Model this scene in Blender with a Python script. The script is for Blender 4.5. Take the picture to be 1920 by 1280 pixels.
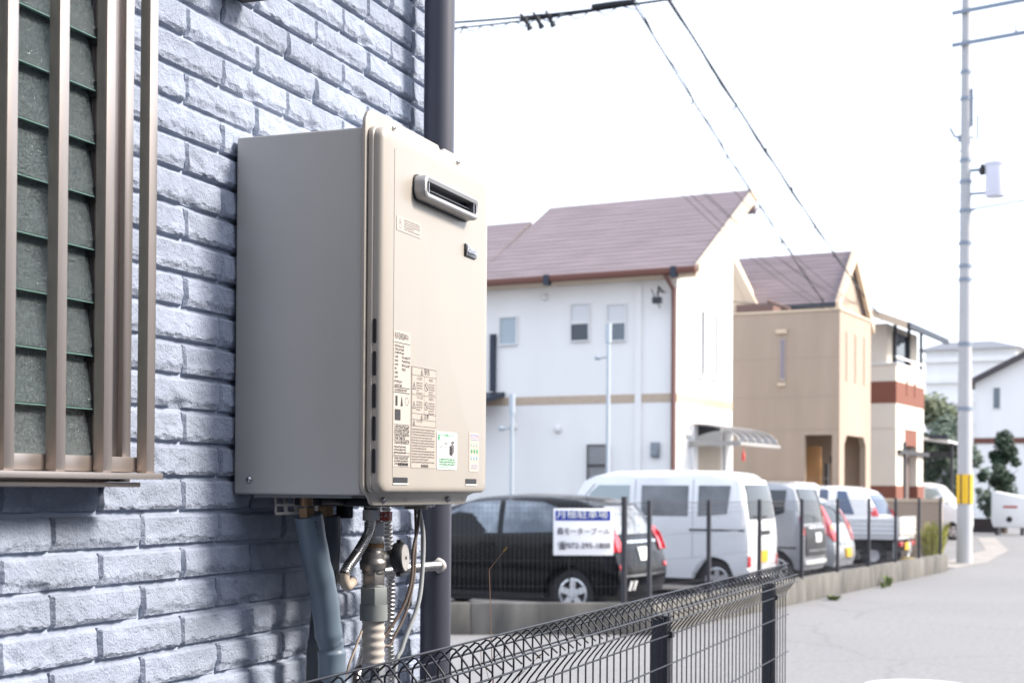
import bpy, bmesh, math, random
from mathutils import Vector, Matrix, noise
random.seed(7)
PI = math.pi
scn = bpy.context.scene
for o in list(bpy.data.objects): bpy.data.objects.remove(o, do_unlink=True)

# ------------------------------------------------------------------ camera
CAM = Vector((1.22774, -1.88142, 1.6))
YAW, PITCH, ROLL, FPX, PPY = 0.36207, 0.012, 0.00667, 2796.28, 881.26
_w = Vector((-math.sin(YAW)*math.cos(PITCH), math.cos(YAW)*math.cos(PITCH), math.sin(PITCH)))
_r0 = Vector((math.cos(YAW), math.sin(YAW), 0)); _u0 = _r0.cross(_w)
_r = _r0*math.cos(ROLL) + _u0*math.sin(ROLL); _u = -_r0*math.sin(ROLL) + _u0*math.cos(ROLL)
cd = bpy.data.cameras.new('camera'); cam = bpy.data.objects.new('camera', cd); scn.collection.objects.link(cam)
cam.matrix_world = Matrix(((_r.x, _u.x, -_w.x, CAM.x), (_r.y, _u.y, -_w.y, CAM.y), (_r.z, _u.z, -_w.z, CAM.z), (0, 0, 0, 1)))
cd.sensor_width = 36; cd.lens = FPX*36/1920; cd.shift_y = (PPY-640)/1920
cd.clip_start = 0.05; cd.clip_end = 2000
cd.dof.use_dof = True; cd.dof.focus_distance = 2.42; cd.dof.aperture_fstop = 9.0
scn.camera = cam
scn.render.resolution_x, scn.render.resolution_y = 1024, 682

# ------------------------------------------------------------------ sky, sun, exposure
SUN_DIR = Vector((0.74, 0.26, 0.62)).normalized()
wd = bpy.data.worlds.new('World'); scn.world = wd; wd.use_nodes = True
nt = wd.node_tree; bg = nt.nodes['Background']
sky = nt.nodes.new('ShaderNodeTexSky'); sky.sky_type = 'NISHITA'; sky.sun_disc = False
sky.sun_elevation = math.asin(SUN_DIR.z); sky.sun_rotation = math.atan2(SUN_DIR.x, SUN_DIR.y)
sky.air_density = 1.0; sky.dust_density = 3.0
cl = nt.nodes.new('ShaderNodeMixRGB'); cl.inputs[0].default_value = 0.62
cl.inputs[2].default_value = (6.6, 7.0, 7.9, 1)          # bright thin cloud veil over the whole sky
nt.links.new(sky.outputs[0], cl.inputs[1]); nt.links.new(cl.outputs[0], bg.inputs[0])
bg.inputs[1].default_value = 0.12
sl = bpy.data.lights.new('sun', 'SUN'); sl.energy = 2.8; sl.angle = math.radians(14); sl.color = (1.0, 0.915, 0.82)
so = bpy.data.objects.new('sun', sl); scn.collection.objects.link(so)
so.rotation_euler = (-SUN_DIR).to_track_quat('-Z', 'Y').to_euler(); so.location = (6, 4, 9)
vs = scn.view_settings; vs.view_transform = 'Standard'; vs.look = 'None'; vs.gamma = 1.0; vs.use_curve_mapping = False
vs.exposure = 1.48

# ------------------------------------------------------------------ helpers
COL = scn.collection
def new_mat(name, col, rough=.6, metal=0, var=0, vscale=8, bump=0, bscale=60, spec=.5, alt=None, trans=0, ior=1.45, coat=0, rnd=0, detail=6, bdist=.002, aniso=None):
    m = bpy.data.materials.new(name); m.use_nodes = True
    n = m.node_tree.nodes; l = m.node_tree.links; b = n['Principled BSDF']
    b.inputs['Base Color'].default_value = (*col, 1); b.inputs['Roughness'].default_value = rough
    b.inputs['Metallic'].default_value = metal; b.inputs['Specular IOR Level'].default_value = spec
    b.inputs['Transmission Weight'].default_value = trans; b.inputs['IOR'].default_value = ior
    b.inputs['Coat Weight'].default_value = coat
    tc = n.new('ShaderNodeTexCoord'); vec = tc.outputs['Object']
    if rnd:
        oi = n.new('ShaderNodeObjectInfo'); ad = n.new('ShaderNodeVectorMath'); ad.operation = 'ADD'
        l.new(vec, ad.inputs[0]); l.new(oi.outputs['Location'], ad.inputs[1]); vec = ad.outputs[0]
    if aniso:
        mp = n.new('ShaderNodeMapping'); mp.inputs['Scale'].default_value = aniso; l.new(vec, mp.inputs[0]); vec = mp.outputs[0]
    out = None
    if var:
        t = n.new('ShaderNodeTexNoise'); t.inputs['Scale'].default_value = vscale; t.inputs['Detail'].default_value = detail
        l.new(vec, t.inputs['Vector'])
        r = n.new('ShaderNodeValToRGB'); r.color_ramp.elements[0].position = .34; r.color_ramp.elements[1].position = .68
        a = alt if alt else tuple(c*(1-var) for c in col)
        r.color_ramp.elements[0].color = (*a, 1); r.color_ramp.elements[1].color = (*col, 1)
        l.new(t.outputs['Fac'], r.inputs[0]); out = r.outputs[0]
        rr = n.new('ShaderNodeMapRange'); rr.inputs['To Min'].default_value = max(.02, rough-.08); rr.inputs['To Max'].default_value = min(1, rough+.1)
        l.new(t.outputs['Fac'], rr.inputs[0]); l.new(rr.outputs[0], b.inputs['Roughness'])
    if rnd and rnd is not True:
        hs = n.new('ShaderNodeHueSaturation'); mr = n.new('ShaderNodeMapRange')
        mr.inputs['To Min'].default_value = 1-rnd; mr.inputs['To Max'].default_value = 1+rnd
        l.new(oi.outputs['Random'], mr.inputs[0]); l.new(mr.outputs[0], hs.inputs['Value'])
        if out: l.new(out, hs.inputs['Color'])
        else: hs.inputs['Color'].default_value = (*col, 1)
        out = hs.outputs[0]
    if out: l.new(out, b.inputs['Base Color'])
    if bump:
        t = n.new('ShaderNodeTexNoise'); t.inputs['Scale'].default_value = bscale; t.inputs['Detail'].default_value = 4
        l.new(vec, t.inputs['Vector'])
        bp = n.new('ShaderNodeBump'); bp.inputs['Strength'].default_value = bump; bp.inputs['Distance'].default_value = bdist
        l.new(t.outputs['Fac'], bp.inputs['Height']); l.new(bp.outputs[0], b.inputs['Normal'])
    return m

def root_of(o):
    while o.parent: o = o.parent
    return o
class MB:
    """collects shapes; build() links them as one mesh object"""
    def __init__(s): s.v = []; s.f = []; s.T = None
    def add(s, vs, fs):
        k = len(s.v)
        s.v += [Vector(p) for p in vs] if s.T is None else [s.T @ Vector(p) for p in vs]
        s.f += [tuple(i+k for i in f) for f in fs]; return s
    def box(s, x0, x1, y0, y1, z0, z1):
        return s.add([(x0,y0,z0),(x1,y0,z0),(x1,y1,z0),(x0,y1,z0),(x0,y0,z1),(x1,y0,z1),(x1,y1,z1),(x0,y1,z1)],
              [(0,3,2,1),(4,5,6,7),(0,1,5,4),(1,2,6,5),(2,3,7,6),(3,0,4,7)])
    def hexa(s, p):   # 8 points, bottom 4 ccw then top 4
        return s.add(p, [(0,3,2,1),(4,5,6,7),(0,1,5,4),(1,2,6,5),(2,3,7,6),(3,0,4,7)])
    def tube(s, pts, r, n=8, cap=True, flat=None):
        pts = [Vector(p) for p in pts]; rs = r if isinstance(r, (list, tuple)) else [r]*len(pts)
        vs = []; N = len(pts); prev = None
        for i, p in enumerate(pts):
            d = (pts[min(i+1, N-1)] - pts[max(i-1, 0)]).normalized()
            if prev is None:
                a = Vector((0,0,1)) if abs(d.z) < .9 else Vector((1,0,0)); u = d.cross(a).normalized()
            else: u = (prev - d*prev.dot(d)).normalized()
            prev = u; w = d.cross(u)
            for k in range(n):
                t = 2*PI*(k+.5)/n; vs.append(p + (u*math.cos(t) + w*math.sin(t))*rs[i])
        fs = [(i*n+k, i*n+(k+1) % n, (i+1)*n+(k+1) % n, (i+1)*n+k) for i in range(N-1) for k in range(n)]
        if cap: fs += [tuple(range(n-1, -1, -1)), tuple((N-1)*n+k for k in range(n))]
        return s.add(vs, fs)
    def cyl(s, p0, p1, r, n=16, r1=None): return s.tube([p0, p1], [r, r if r1 is None else r1], n)
    def prism(s, poly, axis, a, b):
        """poly in the other two axes; axis 0,1,2"""
        def P(t, q): return (t, q[0], q[1]) if axis == 0 else ((q[0], t, q[1]) if axis == 1 else (q[0], q[1], t))
        n = len(poly); vs = [P(a, q) for q in poly] + [P(b, q) for q in poly]
        fs = [tuple(range(n-1, -1, -1)), tuple(range(n, 2*n))] + [(i, (i+1) % n, n+(i+1) % n, n+i) for i in range(n)]
        return s.add(vs, fs)
    def lathe(s, prof, c=(0,0,0), axis=(0,0,1), n=24, cap=True):
        c = Vector(c); d = Vector(axis).normalized()
        a = Vector((0,0,1)) if abs(d.z) < .9 else Vector((1,0,0)); u = d.cross(a).normalized(); w = d.cross(u)
        vs = [c + d*h + (u*math.cos(2*PI*k/n) + w*math.sin(2*PI*k/n))*r for r, h in prof for k in range(n)]
        N = len(prof); fs = [(i*n+k, i*n+(k+1) % n, (i+1)*n+(k+1) % n, (i+1)*n+k) for i in range(N-1) for k in range(n)]
        if cap: fs += [tuple(range(n-1, -1, -1)), tuple((N-1)*n+k for k in range(n))]
        return s.add(vs, fs)
    def mesh(s, name, off=(0,0,0)):
        off = Vector(off); me = bpy.data.meshes.new(name); me.from_pydata([tuple(p-off) for p in s.v], [], s.f)
        bm = bmesh.new(); bm.from_mesh(me); bmesh.ops.recalc_face_normals(bm, faces=bm.faces); bm.to_mesh(me); bm.free(); me.update(); return me
    def build(s, name, mat, parent=None, smooth=None, bevel=0, local=False, seg=2):
        off = (0,0,0)
        if parent is not None and not local: off = root_of(parent).location
        me = s.mesh(name, off)
        return put(me, name, mat, parent, smooth, bevel, seg)
def smooth_mesh(me, ang):
    bm = bmesh.new(); bm.from_mesh(me)
    for f in bm.faces: f.smooth = True
    for e in bm.edges:
        if len(e.link_faces) == 2 and e.calc_face_angle(0) > math.radians(ang): e.smooth = False
    bm.to_mesh(me); bm.free()
def put(me, name, mat, parent=None, smooth=None, bevel=0, seg=2):
    if bevel:
        bm = bmesh.new(); bm.from_mesh(me)
        bmesh.ops.remove_doubles(bm, verts=bm.verts, dist=1e-6)
        es = [e for e in bm.edges if len(e.link_faces) == 2 and e.calc_face_angle(0) > math.radians(28)]
        bmesh.ops.bevel(bm, geom=es, offset=bevel, segments=seg, profile=.5, affect='EDGES', clamp_overlap=True)
        bm.to_mesh(me); bm.free()
        if smooth is None: smooth = 40
    if smooth: smooth_mesh(me, smooth)
    o = bpy.data.objects.new(name, me); COL.objects.link(o)
    if mat: me.materials.append(mat)
    if parent is not None: o.parent = parent
    return o
def thing(name, label, cat, loc=(0,0,0), rz=0, group=None):
    o = bpy.data.objects.new(name, None); COL.objects.link(o); o.empty_display_size = .1
    o.location = loc; o.rotation_euler = (0, 0, rz); return tag(o, label, cat, group)
def tag(o, label=None, cat=None, group=None, kind=None):
    if label: o['label'] = label
    if cat: o['category'] = cat
    if group: o['group'] = group
    if kind: o['kind'] = kind
    return o
def inst(src, loc, parent=None, rot=None, name=None):
    o = src.copy(); COL.objects.link(o); o.location = loc
    if rot: o.rotation_euler = rot
    if parent is not None: o.parent = parent
    return o
_fc = {}
def text_mb(txt, size, M, depth=0.0, cx='LEFT', cyv='BOTTOM', sx=1.0):
    """lettering as MB; M maps text plane (x right, y up, z out) to the scene"""
    c = bpy.data.curves.new('t', 'FONT'); c.body = txt; c.size = size; c.extrude = depth; c.align_x = cx; c.align_y = cyv; c.resolution_u = 3
    o = bpy.data.objects.new('t', c); COL.objects.link(o); bpy.context.view_layer.update()
    me = bpy.data.meshes.new_from_object(o.evaluated_get(bpy.context.evaluated_depsgraph_get()))
    mb = MB(); mb.v = [M @ Vector((v.co.x*sx, v.co.y, v.co.z)) for v in me.vertices]; mb.f = [tuple(p.vertices) for p in me.polygons]
    bpy.data.objects.remove(o); bpy.data.meshes.remove(me); bpy.data.curves.remove(c); return mb
def merge(*ms):
    a = MB()
    for m in ms: a.add(m.v, m.f)
    return a
def fac(x): return Matrix(((0,0,1,x),(1,0,0,0),(0,1,0,0),(0,0,0,1)))      # wall-facing plane at X=x: text x->Y, y->Z
def at(M, a, b): return M @ Matrix.Translation((a, b, 0))

# street frame: u to the right across the street, v along it
SROT = math.radians(-7.0)
_su = Vector((math.cos(SROT), math.sin(SROT), 0)); _sv = Vector((-math.sin(SROT), math.cos(SROT), 0))
_f0 = Vector((-math.sin(YAW), math.cos(YAW), 0))
def cf(lat, D, z=0): p = CAM + _r0*lat + _f0*D; return Vector((p.x, p.y, z))
SO = cf(1.60, 16.3)
def st(u, v, z=0): p = SO + _su*u + _sv*v; return Vector((p.x, p.y, z))
def ray(px, py): return _w + _r*((px-960)/FPX) - _u*((py-PPY)/FPX)
def pxD(px, py, D):
    d = ray(px, py); k = D/(d.dot(_f0)); return CAM + d*k
# ------------------------------------------------------------------ ground
M_ground = new_mat('worn_asphalt', (.205,.205,.208), .9, var=.1, vscale=.22, bump=.8, bscale=70, bdist=.006, alt=(.182,.182,.186), detail=12)
_n = M_ground.node_tree.nodes; _l = M_ground.node_tree.links; _p = _n['Principled BSDF']      # aggregate, tar cracks and patches
_base = _p.inputs['Base Color'].links[0].from_socket; _tc = [x for x in _n if x.type == 'TEX_COORD'][0]
_ag = _n.new('ShaderNodeTexNoise'); _ag.inputs['Scale'].default_value = 16; _ag.inputs['Detail'].default_value = 8; _ag.inputs['Roughness'].default_value = .8
_vc = _n.new('ShaderNodeTexVoronoi'); _vc.feature = 'DISTANCE_TO_EDGE'; _vc.inputs['Scale'].default_value = .33
_wn = _n.new('ShaderNodeTexNoise'); _wn.inputs['Scale'].default_value = 1.3; _wn.inputs['Detail'].default_value = 6
_ad = _n.new('ShaderNodeMixRGB'); _ad.inputs[0].default_value = .28; _l.new(_tc.outputs['Object'], _ad.inputs[1]); _l.new(_tc.outputs['Object'], _wn.inputs['Vector']); _l.new(_wn.outputs['Color'], _ad.inputs[2])
_l.new(_ad.outputs[0], _vc.inputs['Vector']); _l.new(_tc.outputs['Object'], _ag.inputs['Vector'])
_cr = _n.new('ShaderNodeValToRGB'); _cr.color_ramp.elements[0].position = .0; _cr.color_ramp.elements[0].color = (.86,.86,.87,1); _cr.color_ramp.elements[1].position = .010; _cr.color_ramp.elements[1].color = (1,1,1,1)
_l.new(_vc.outputs['Distance'], _cr.inputs[0]); _ar = _n.new('ShaderNodeMapRange'); _ar.inputs['From Min'].default_value = .3; _ar.inputs['From Max'].default_value = .7; _ar.inputs['To Min'].default_value = .66; _ar.inputs['To Max'].default_value = 1.25; _l.new(_ag.outputs['Fac'], _ar.inputs[0])
_m1 = _n.new('ShaderNodeMixRGB'); _m1.blend_type = 'MULTIPLY'; _m1.inputs[0].default_value = 1; _m2 = _n.new('ShaderNodeMixRGB'); _m2.blend_type = 'MULTIPLY'; _m2.inputs[0].default_value = 1
_l.new(_base, _m1.inputs[1]); _l.new(_cr.outputs[0], _m1.inputs[2]); _l.new(_m1.outputs[0], _m2.inputs[1]); _l.new(_ar.outputs[0], _m2.inputs[2]); _l.new(_m2.outputs[0], _p.inputs['Base Color'])
g = MB(); g.add([(-400,-400,0),(400,-400,0),(400,600,0),(-400,600,0)], [(0,1,2,3)])
tag(g.build('ground', M_ground), kind='structure')
M_lot = new_mat('lot_asphalt', (.10,.10,.108), .92, var=.3, vscale=1.5, bump=.5, bscale=80, bdist=.004)
g = MB(); g.add([st(-14,-0.1,.004), st(-.1,-.1,.004), st(-.1,19,.004), st(-14,19,.004)], [(0,1,2,3)])
tag(g.build('parking_lot', M_lot), kind='structure')

# ------------------------------------------------------------------ near house: split-face brick wall
M_brick = new_mat('painted_split_brick', (.345,.395,.50), .9, var=.12, vscale=30, bump=1.0, bscale=330, bdist=.0030, rnd=.08, alt=(.285,.33,.425))
_n = M_brick.node_tree.nodes; _l = M_brick.node_tree.links          # second, coarser relief under the grain
_b2 = _n.new('ShaderNodeBump'); _b2.inputs['Strength'].default_value = .9; _b2.inputs['Distance'].default_value = .0038
_t2 = _n.new('ShaderNodeTexNoise'); _t2.inputs['Scale'].default_value = 95; _t2.inputs['Detail'].default_value = 5; _t2.inputs['Distortion'].default_value = .6
_t1 = [x for x in _n if x.type == 'TEX_NOISE' and abs(x.inputs['Scale'].default_value-330) < 1][0]; _t1.inputs['Detail'].default_value = 7; _t1.inputs['Roughness'].default_value = .65
_l.new(_t1.inputs['Vector'].links[0].from_socket, _t2.inputs['Vector']); _l.new(_t2.outputs['Fac'], _b2.inputs['Height'])
_b1 = [x for x in _n if x.type == 'BUMP' and x is not _b2][0]; _l.new(_b2.outputs[0], _b1.inputs['Normal'])
_ps = _n['Principled BSDF']; _bs = _ps.inputs['Base Color'].links[0].from_socket; _vv = _t1.inputs['Vector'].links[0].from_socket       # broad weather staining
_st = _n.new('ShaderNodeTexNoise'); _st.inputs['Scale'].default_value = 4.5; _st.inputs['Detail'].default_value = 8; _l.new(_vv, _st.inputs['Vector'])
_sr = _n.new('ShaderNodeValToRGB'); _sr.color_ramp.elements[0].position = .32; _sr.color_ramp.elements[0].color = (.80,.79,.77,1); _sr.color_ramp.elements[1].position = .62; _sr.color_ramp.elements[1].color = (1.04,1.03,1.02,1); _l.new(_st.outputs['Fac'], _sr.inputs[0])
_sm = _n.new('ShaderNodeMixRGB'); _sm.blend_type = 'MULTIPLY'; _sm.inputs[0].default_value = 1; _l.new(_bs, _sm.inputs[1]); _l.new(_sr.outputs[0], _sm.inputs[2]); _l.new(_sm.outputs[0], _ps.inputs['Base Color'])
M_mortar = new_mat('painted_mortar', (.345,.395,.49), .9, var=.12, vscale=14, bump=.5, bscale=400, bdist=.001)
M_dark = new_mat('dark_void', (.012,.013,.016), .7)
YC = .90            # end of the wall
WY, WZ0, WZ1 = -.195, 1.605, 2.72     # window opening right edge, bottom, top
WL = -1.15
house = thing('brick_house', 'blue-grey split-face brick house wall behind the wall-hung water heater', 'house', (0, 0, 0))
w = MB()
bk = -.0105
w.box(-.16, bk, -3.2, YC-.012, 0, WZ0); w.box(-.16, bk, -3.2, YC-.012, WZ1, 5.6)
w.box(-.16, bk, WY, YC-.012, WZ0, WZ1); w.box(-.16, bk, -3.2, WL, WZ0, WZ1)
w.box(-6.5, -.16, YC-.16, YC-.012, 0, 5.6); w.box(-6.5, -6.35, -3.2, YC-.16, 0, 5.6); w.box(-6.35, -.16, -3.2, -3.05, 0, 5.6)
w.box(-6.5, -.002, -3.2, YC-.005, 5.6, 5.72)
w.build('wall', M_mortar, house)
BU, BV, Z0 = .09945, .05, 2.261
def brick_mesh(L, H, seed, nx=56, nz=20, D=.013):
    rnd = random.Random(seed); ox = rnd.uniform(-50, 50); mb = MB(); vs = []
    brk = rnd.uniform(.12, .30)
    for j in range(nz+1):
        for i in range(nx+1):
            u = i/nx; v = j/nz; y = (u-.5)*L; z = (v-.5)*H
            P = Vector((y*22+ox, z*30, seed*3.1))
            big = noise.noise(P*.6)*.0022 + noise.noise(P*1.7)*.0011
            edge = brk + .13*noise.noise(Vector((y*40+ox, 7.7, 0))) + .08*noise.noise(Vector((y*120+ox, 3.3, 0)))
            h = .0080 + big + .0022*(1-v)
            if v < edge:
                t = (edge-v)/max(edge, .05); h -= .0040*min(1, t*1.25)**.75
                h += .0032*noise.turbulence(P*2.6, 4, True) - .0012
            else:
                h += .0008*noise.turbulence(P*3.5, 4, True)
            # occasional scoop
            sc = noise.noise(P*.9+Vector((11,0,4)))
            if sc > .28: h -= (sc-.28)*.014*(1-.6*v)
            ed = min(u*L, (1-u)*L, (1-v)*H*.9, v*H*2.2)
            if ed < .0035: h *= .35+.65*(ed/.0035)**.6
            wob = .0006*noise.noise(P*5)
            vs.append((bk+.0005+max(h, .0005), y + (wob if 0 < i < nx else wob*2), z + wob))
    n0 = nx+1
    fs = [(j*n0+i, j*n0+i+1, (j+1)*n0+i+1, (j+1)*n0+i) for j in range(nz) for i in range(nx)]
    k = len(vs); ring = [i for i in range(n0)] + [j*n0+nx for j in range(1, nz+1)] + [nz*n0+i for i in range(nx-1, -1, -1)] + [j*n0 for j in range(nz-1, 0, -1)]
    vs += [(bk-.002, vs[i][1], vs[i][2]) for i in ring]; R = len(ring)
    fs += [(ring[a], k+a, k+(a+1) % R, ring[(a+1) % R]) for a in range(R)]
    mb.add(vs, fs); me = mb.mesh('brick'); me.materials.append(M_brick)
    smooth_mesh(me, 24); return me
JT = .0056
full = [brick_mesh(2*BU-JT, BV-JT, s) for s in range(12)]
half = [brick_mesh(BU-JT, BV-JT, 20+s, 28) for s in range(4)]
frag = {}
low = [brick_mesh(2*BU-JT, BV-JT, 40+s, 7, 4) for s in range(4)]
rest = MB(); nb = 0
def place(y0, y1, zc, vis, rr):
    global nb
    L = y1-y0
    if L < .02: return
    yc = (y0+y1)/2
    if vis:
        key = round(L, 3)
        if abs(L-(2*BU)) < .003: me = rr.choice(full)
        elif abs(L-BU) < .003: me = rr.choice(half)
        else:
            if key not in frag: frag[key] = [brick_mesh(L-JT, BV-JT, 60+len(frag)*3+k, max(8, int(56*L/.2))) for k in range(3)]
            me = rr.choice(frag[key])
        o = bpy.data.objects.new('brick', me); COL.objects.link(o); o.parent = house
        o.location = (rr.uniform(-.0008, .0008), yc, zc + rr.uniform(-.0006, .0006)); nb += 1
    else:
        me = rr.choice(low); s = (L-JT)/(2*BU-JT)
        rest.add([(v.co.x, v.co.y*s+yc, v.co.z+zc) for v in me.vertices], [tuple(p.vertices) for p in me.polygons])
def cut(y0, y1, zc, vis, rr):
    if WZ0 < zc < WZ1+.02:          # beside the window
        if y1 > WY: place(max(y0, WY+.004), y1, zc, vis, rr)
        if y0 < WL: place(y0, min(y1, WL-.004), zc, vis, rr)
    else: place(y0, y1, zc, vis, rr)
rr = random.Random(3)
for j in range(-66, 46):
    zc = Z0 - BV*j + BV/2 + JT*.1
    if zc < .02 or zc > 5.56: continue
    i0 = -32 + (j % 2)
    for i in range(i0, 8, 2):
        y0, y1 = i*BU, min((i+2)*BU, 8*BU)
        # in view? project rough limits of the wall region in the picture
        ym = (y0+y1)/2; top = 2.19 + (ym+.41)*.315 + .07; bot = 1.36 - (ym+.41)*.12 - .06
        vis = y1 > -.44 and bot < zc < top
        cut(y0, y1, zc, vis, rr)
    ym = .85
    place(8*BU+.001, YC, zc-.004, 1.18 < zc < 2.62, rr)
tag(rest.build('brick_field', M_brick, house), kind='stuff')
print('BRICKS', nb)

# ------------------------------------------------------------------ louvre window with security grille
M_alu = new_mat('champagne_aluminium', (.50,.445,.41), .36, metal=.92, var=.06, vscale=3, bump=.08, bscale=900, aniso=(1,1,.02))
M_alu_d = new_mat('bronze_aluminium', (.42,.37,.33), .40, metal=.95)
win = MB()
win.box(-.06, .030, WY-.030, WY+.004, WZ0, WZ1)                # jamb
win.box(-.06, .038, WY-.012, WY+.007, WZ0, WZ1)
win.box(-.06, .030, WL, WL+.03, WZ0, WZ1)
win.box(-.06, .028, WL, WY, WZ0+.0, WZ0+.032); win.box(-.06, .030, WL, WY, WZ1-.03, WZ1)
window = win.build('window', M_alu, house, bevel=.0012)
fs_ = MB(); fs_.box(-.03, .055, WL-.01, WY+.006, WZ0-.007, WZ0-.0005); fs_.build('sill', M_alu_d, window, bevel=.001)
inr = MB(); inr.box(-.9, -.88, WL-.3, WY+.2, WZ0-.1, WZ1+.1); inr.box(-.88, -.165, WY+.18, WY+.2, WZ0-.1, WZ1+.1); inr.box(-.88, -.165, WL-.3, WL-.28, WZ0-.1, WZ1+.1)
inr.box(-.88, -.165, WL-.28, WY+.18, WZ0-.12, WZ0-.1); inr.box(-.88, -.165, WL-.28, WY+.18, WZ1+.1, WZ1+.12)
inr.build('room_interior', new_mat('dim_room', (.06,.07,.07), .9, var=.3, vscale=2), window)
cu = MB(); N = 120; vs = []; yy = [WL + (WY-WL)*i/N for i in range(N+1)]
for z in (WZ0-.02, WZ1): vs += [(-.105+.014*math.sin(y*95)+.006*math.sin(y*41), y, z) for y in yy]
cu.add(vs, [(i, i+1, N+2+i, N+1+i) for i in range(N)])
cu.build('curtain', new_mat('grey_curtain', (.24,.27,.28), .9, var=.8, vscale=11, alt=(.03,.036,.045), aniso=(1,1,.15)), window, smooth=60)  # light and dark of the folds painted into the cloth colour
# patterned glass slats
M_glass = bpy.data.materials.new('patterned_glass'); M_glass.use_nodes = True
n = M_glass.node_tree.nodes; l = M_glass.node_tree.links; b = n['Principled BSDF']
b.inputs['Base Color'].default_value = (.42,.50,.51,1); b.inputs['Roughness'].default_value = .10; b.inputs['Transmission Weight'].default_value = .68; b.inputs['IOR'].default_value = 1.5
tc = n.new('ShaderNodeTexCoord'); vo = n.new('ShaderNodeTexNoise'); vo.inputs['Scale'].default_value = 260; vo.inputs['Detail'].default_value = 4
bp = n.new('ShaderNodeBump'); bp.inputs['Strength'].default_value = 1; bp.inputs['Distance'].default_value = .010
gn = n.new('ShaderNodeTexNoise'); gn.inputs['Scale'].default_value = 300; gn.inputs['Detail'].default_value = 3; gn.inputs['Roughness'].default_value = .6
gr_ = n.new('ShaderNodeValToRGB'); gr_.color_ramp.elements[0].position = .36; gr_.color_ramp.elements[0].color = (.17,.22,.24,1); gr_.color_ramp.elements[1].position = .66; gr_.color_ramp.elements[1].color = (.42,.50,.51,1)      # pebbled light and dark painted into the glass colour
l.new(tc.outputs['Object'], gn.inputs['Vector']); l.new(gn.outputs['Fac'], gr_.inputs[0]); l.new(gr_.outputs[0], b.inputs['Base Color'])
l.new(tc.outputs['Object'], vo.inputs['Vector']); l.new(vo.outputs['Fac'], bp.inputs['Height']); l.new(bp.outputs[0], b.inputs['Normal'])
M_gedge = new_mat('green_glass_edge', (.15,.26,.23), .25, spec=.6)
M_clip = new_mat('black_clip', (.02,.022,.025), .5)
zs = 2.1937 + 7*.0703
while zs > WZ0-.02:
    zt = zs + .074
    if zs > WZ0+.005:
        s = MB(); a = Vector((.004, 0, zs)); c = Vector((-.009, 0, zt)); t = Vector((.0045, 0, .0012))
        s.hexa([(a.x, WL+.03, a.z), (a.x+t.x, WL+.03, a.z+t.z), (a.x+t.x, WY-.037, a.z+t.z), (a.x, WY-.037, a.z),
                (c.x, WL+.03, c.z), (c.x+t.x, WL+.03, c.z+t.z), (c.x+t.x, WY-.037, c.z+t.z), (c.x, WY-.037, c.z)])
        sl_ = s.build('glass_slat', M_glass, window)
        e = MB(); e.box(a.x+.0004, a.x+t.x+.0016, WL+.03, WY-.037, a.z-.0014, a.z-.0003); e.build('slat_edge', M_gedge, sl_)
        k = MB(); k.box(-.014, .012, WY-.0395, WY-.032, zs-.008, zs+.012); k.build('slat_clip', M_clip, sl_)
    zs -= .0703
rm = MB(); rm.box(-.03, .002, WY-.0365, WY-.0305, WZ0+.033, WZ1-.03); rm.build('slat_rail', M_clip, window)
# grille
gr = MB(); GX = .08
gr.box(.040, .0635, WL-.05, -.1900, 1.6178, 1.6375)
grille = gr.build('security_grille', M_alu, house, bevel=.0008)
lp = MB(); lp.box(.045, .0855, WL-.05, -.1815, 1.6085, 1.6165); lp.build('grille_rail', M_alu, grille, bevel=.0008)
for k in range(11):
    y1 = -.194 - .0934*k
    m = MB(); m.box(GX-.0160, GX, y1-.0183, y1, 1.6167, WZ1+.1)
    m.build('grille_bar', M_alu, grille, bevel=.0010)
    m = MB(); m.box(.034, .040, y1-.02, y1+.01, 1.62, 1.63)
tr = MB(); tr.box(.040, .0635, WL-.05, -.19, WZ1+.06, WZ1+.10); tr.build('grille_rail', M_alu, grille, bevel=.0008)
bkx = MB()
for yy_ in (-.23, -.8):
    bkx.box(.0, .0405, yy_, yy_+.025, 1.619, 1.634) if yy_ < -.3 else bkx.box(.028, .0405, yy_, yy_+.025, 1.619, 1.634)
bkx.build('grille_bracket', M_alu_d, grille)

# vent hood just at the top of the picture
M_hood = new_mat('grey_hood', (.34,.35,.37), .5, metal=.3)
HYC, HZB = .115, 2.364
hd = thing('vent_hood', 'dark grey vent hood jutting from the bricks above the water heater', 'vent', (0, HYC, HZB))
m = MB(); pr_ = [(.045*math.cos(t), .05+.045*math.sin(t)) for t in [PI*i/12 for i in range(13)]]
m.prism([(HYC+a, HZB+b) for a, b in pr_] + [(HYC-.045, HZB), (HYC+.045, HZB)], 0, -.004, .055)
m.build('hood', M_hood, hd, bevel=.006)
m = MB(); m.box(.0, .05, HYC-.035, HYC+.035, HZB-.006, HZB-.0002); m.build('outlet_mesh', M_dark, hd)

# ------------------------------------------------------------------ downpipe at the corner
M_pipe = new_mat('dark_grey_pvc', (.052,.055,.075), .36, var=.12, vscale=5, bump=.05, bscale=30, aniso=(1,1,.1))
PX, PY = .056, .795
dp = thing('downpipe', 'dark grey round rainwater downpipe at the end of the brick wall', 'downpipe', (PX, PY, 0))
m = MB(); m.tube([(PX, PY, .02), (PX, PY, 2.05), (PX, PY, 5.58)], .0300, 32); m.build('pipe', M_pipe, dp, smooth=40)
for z in (.9, 2.72):
    m = MB(); m.tube([(PX, PY, z-.012), (PX, PY, z+.012)], .0325, 32); c = m.build('clamp', M_pipe, dp, smooth=40)
    m = MB(); m.box(-.012, PX-.028, PY-.012, PY+.012, z-.008, z+.008); m.build('clamp_arm', M_pipe, c)
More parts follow.
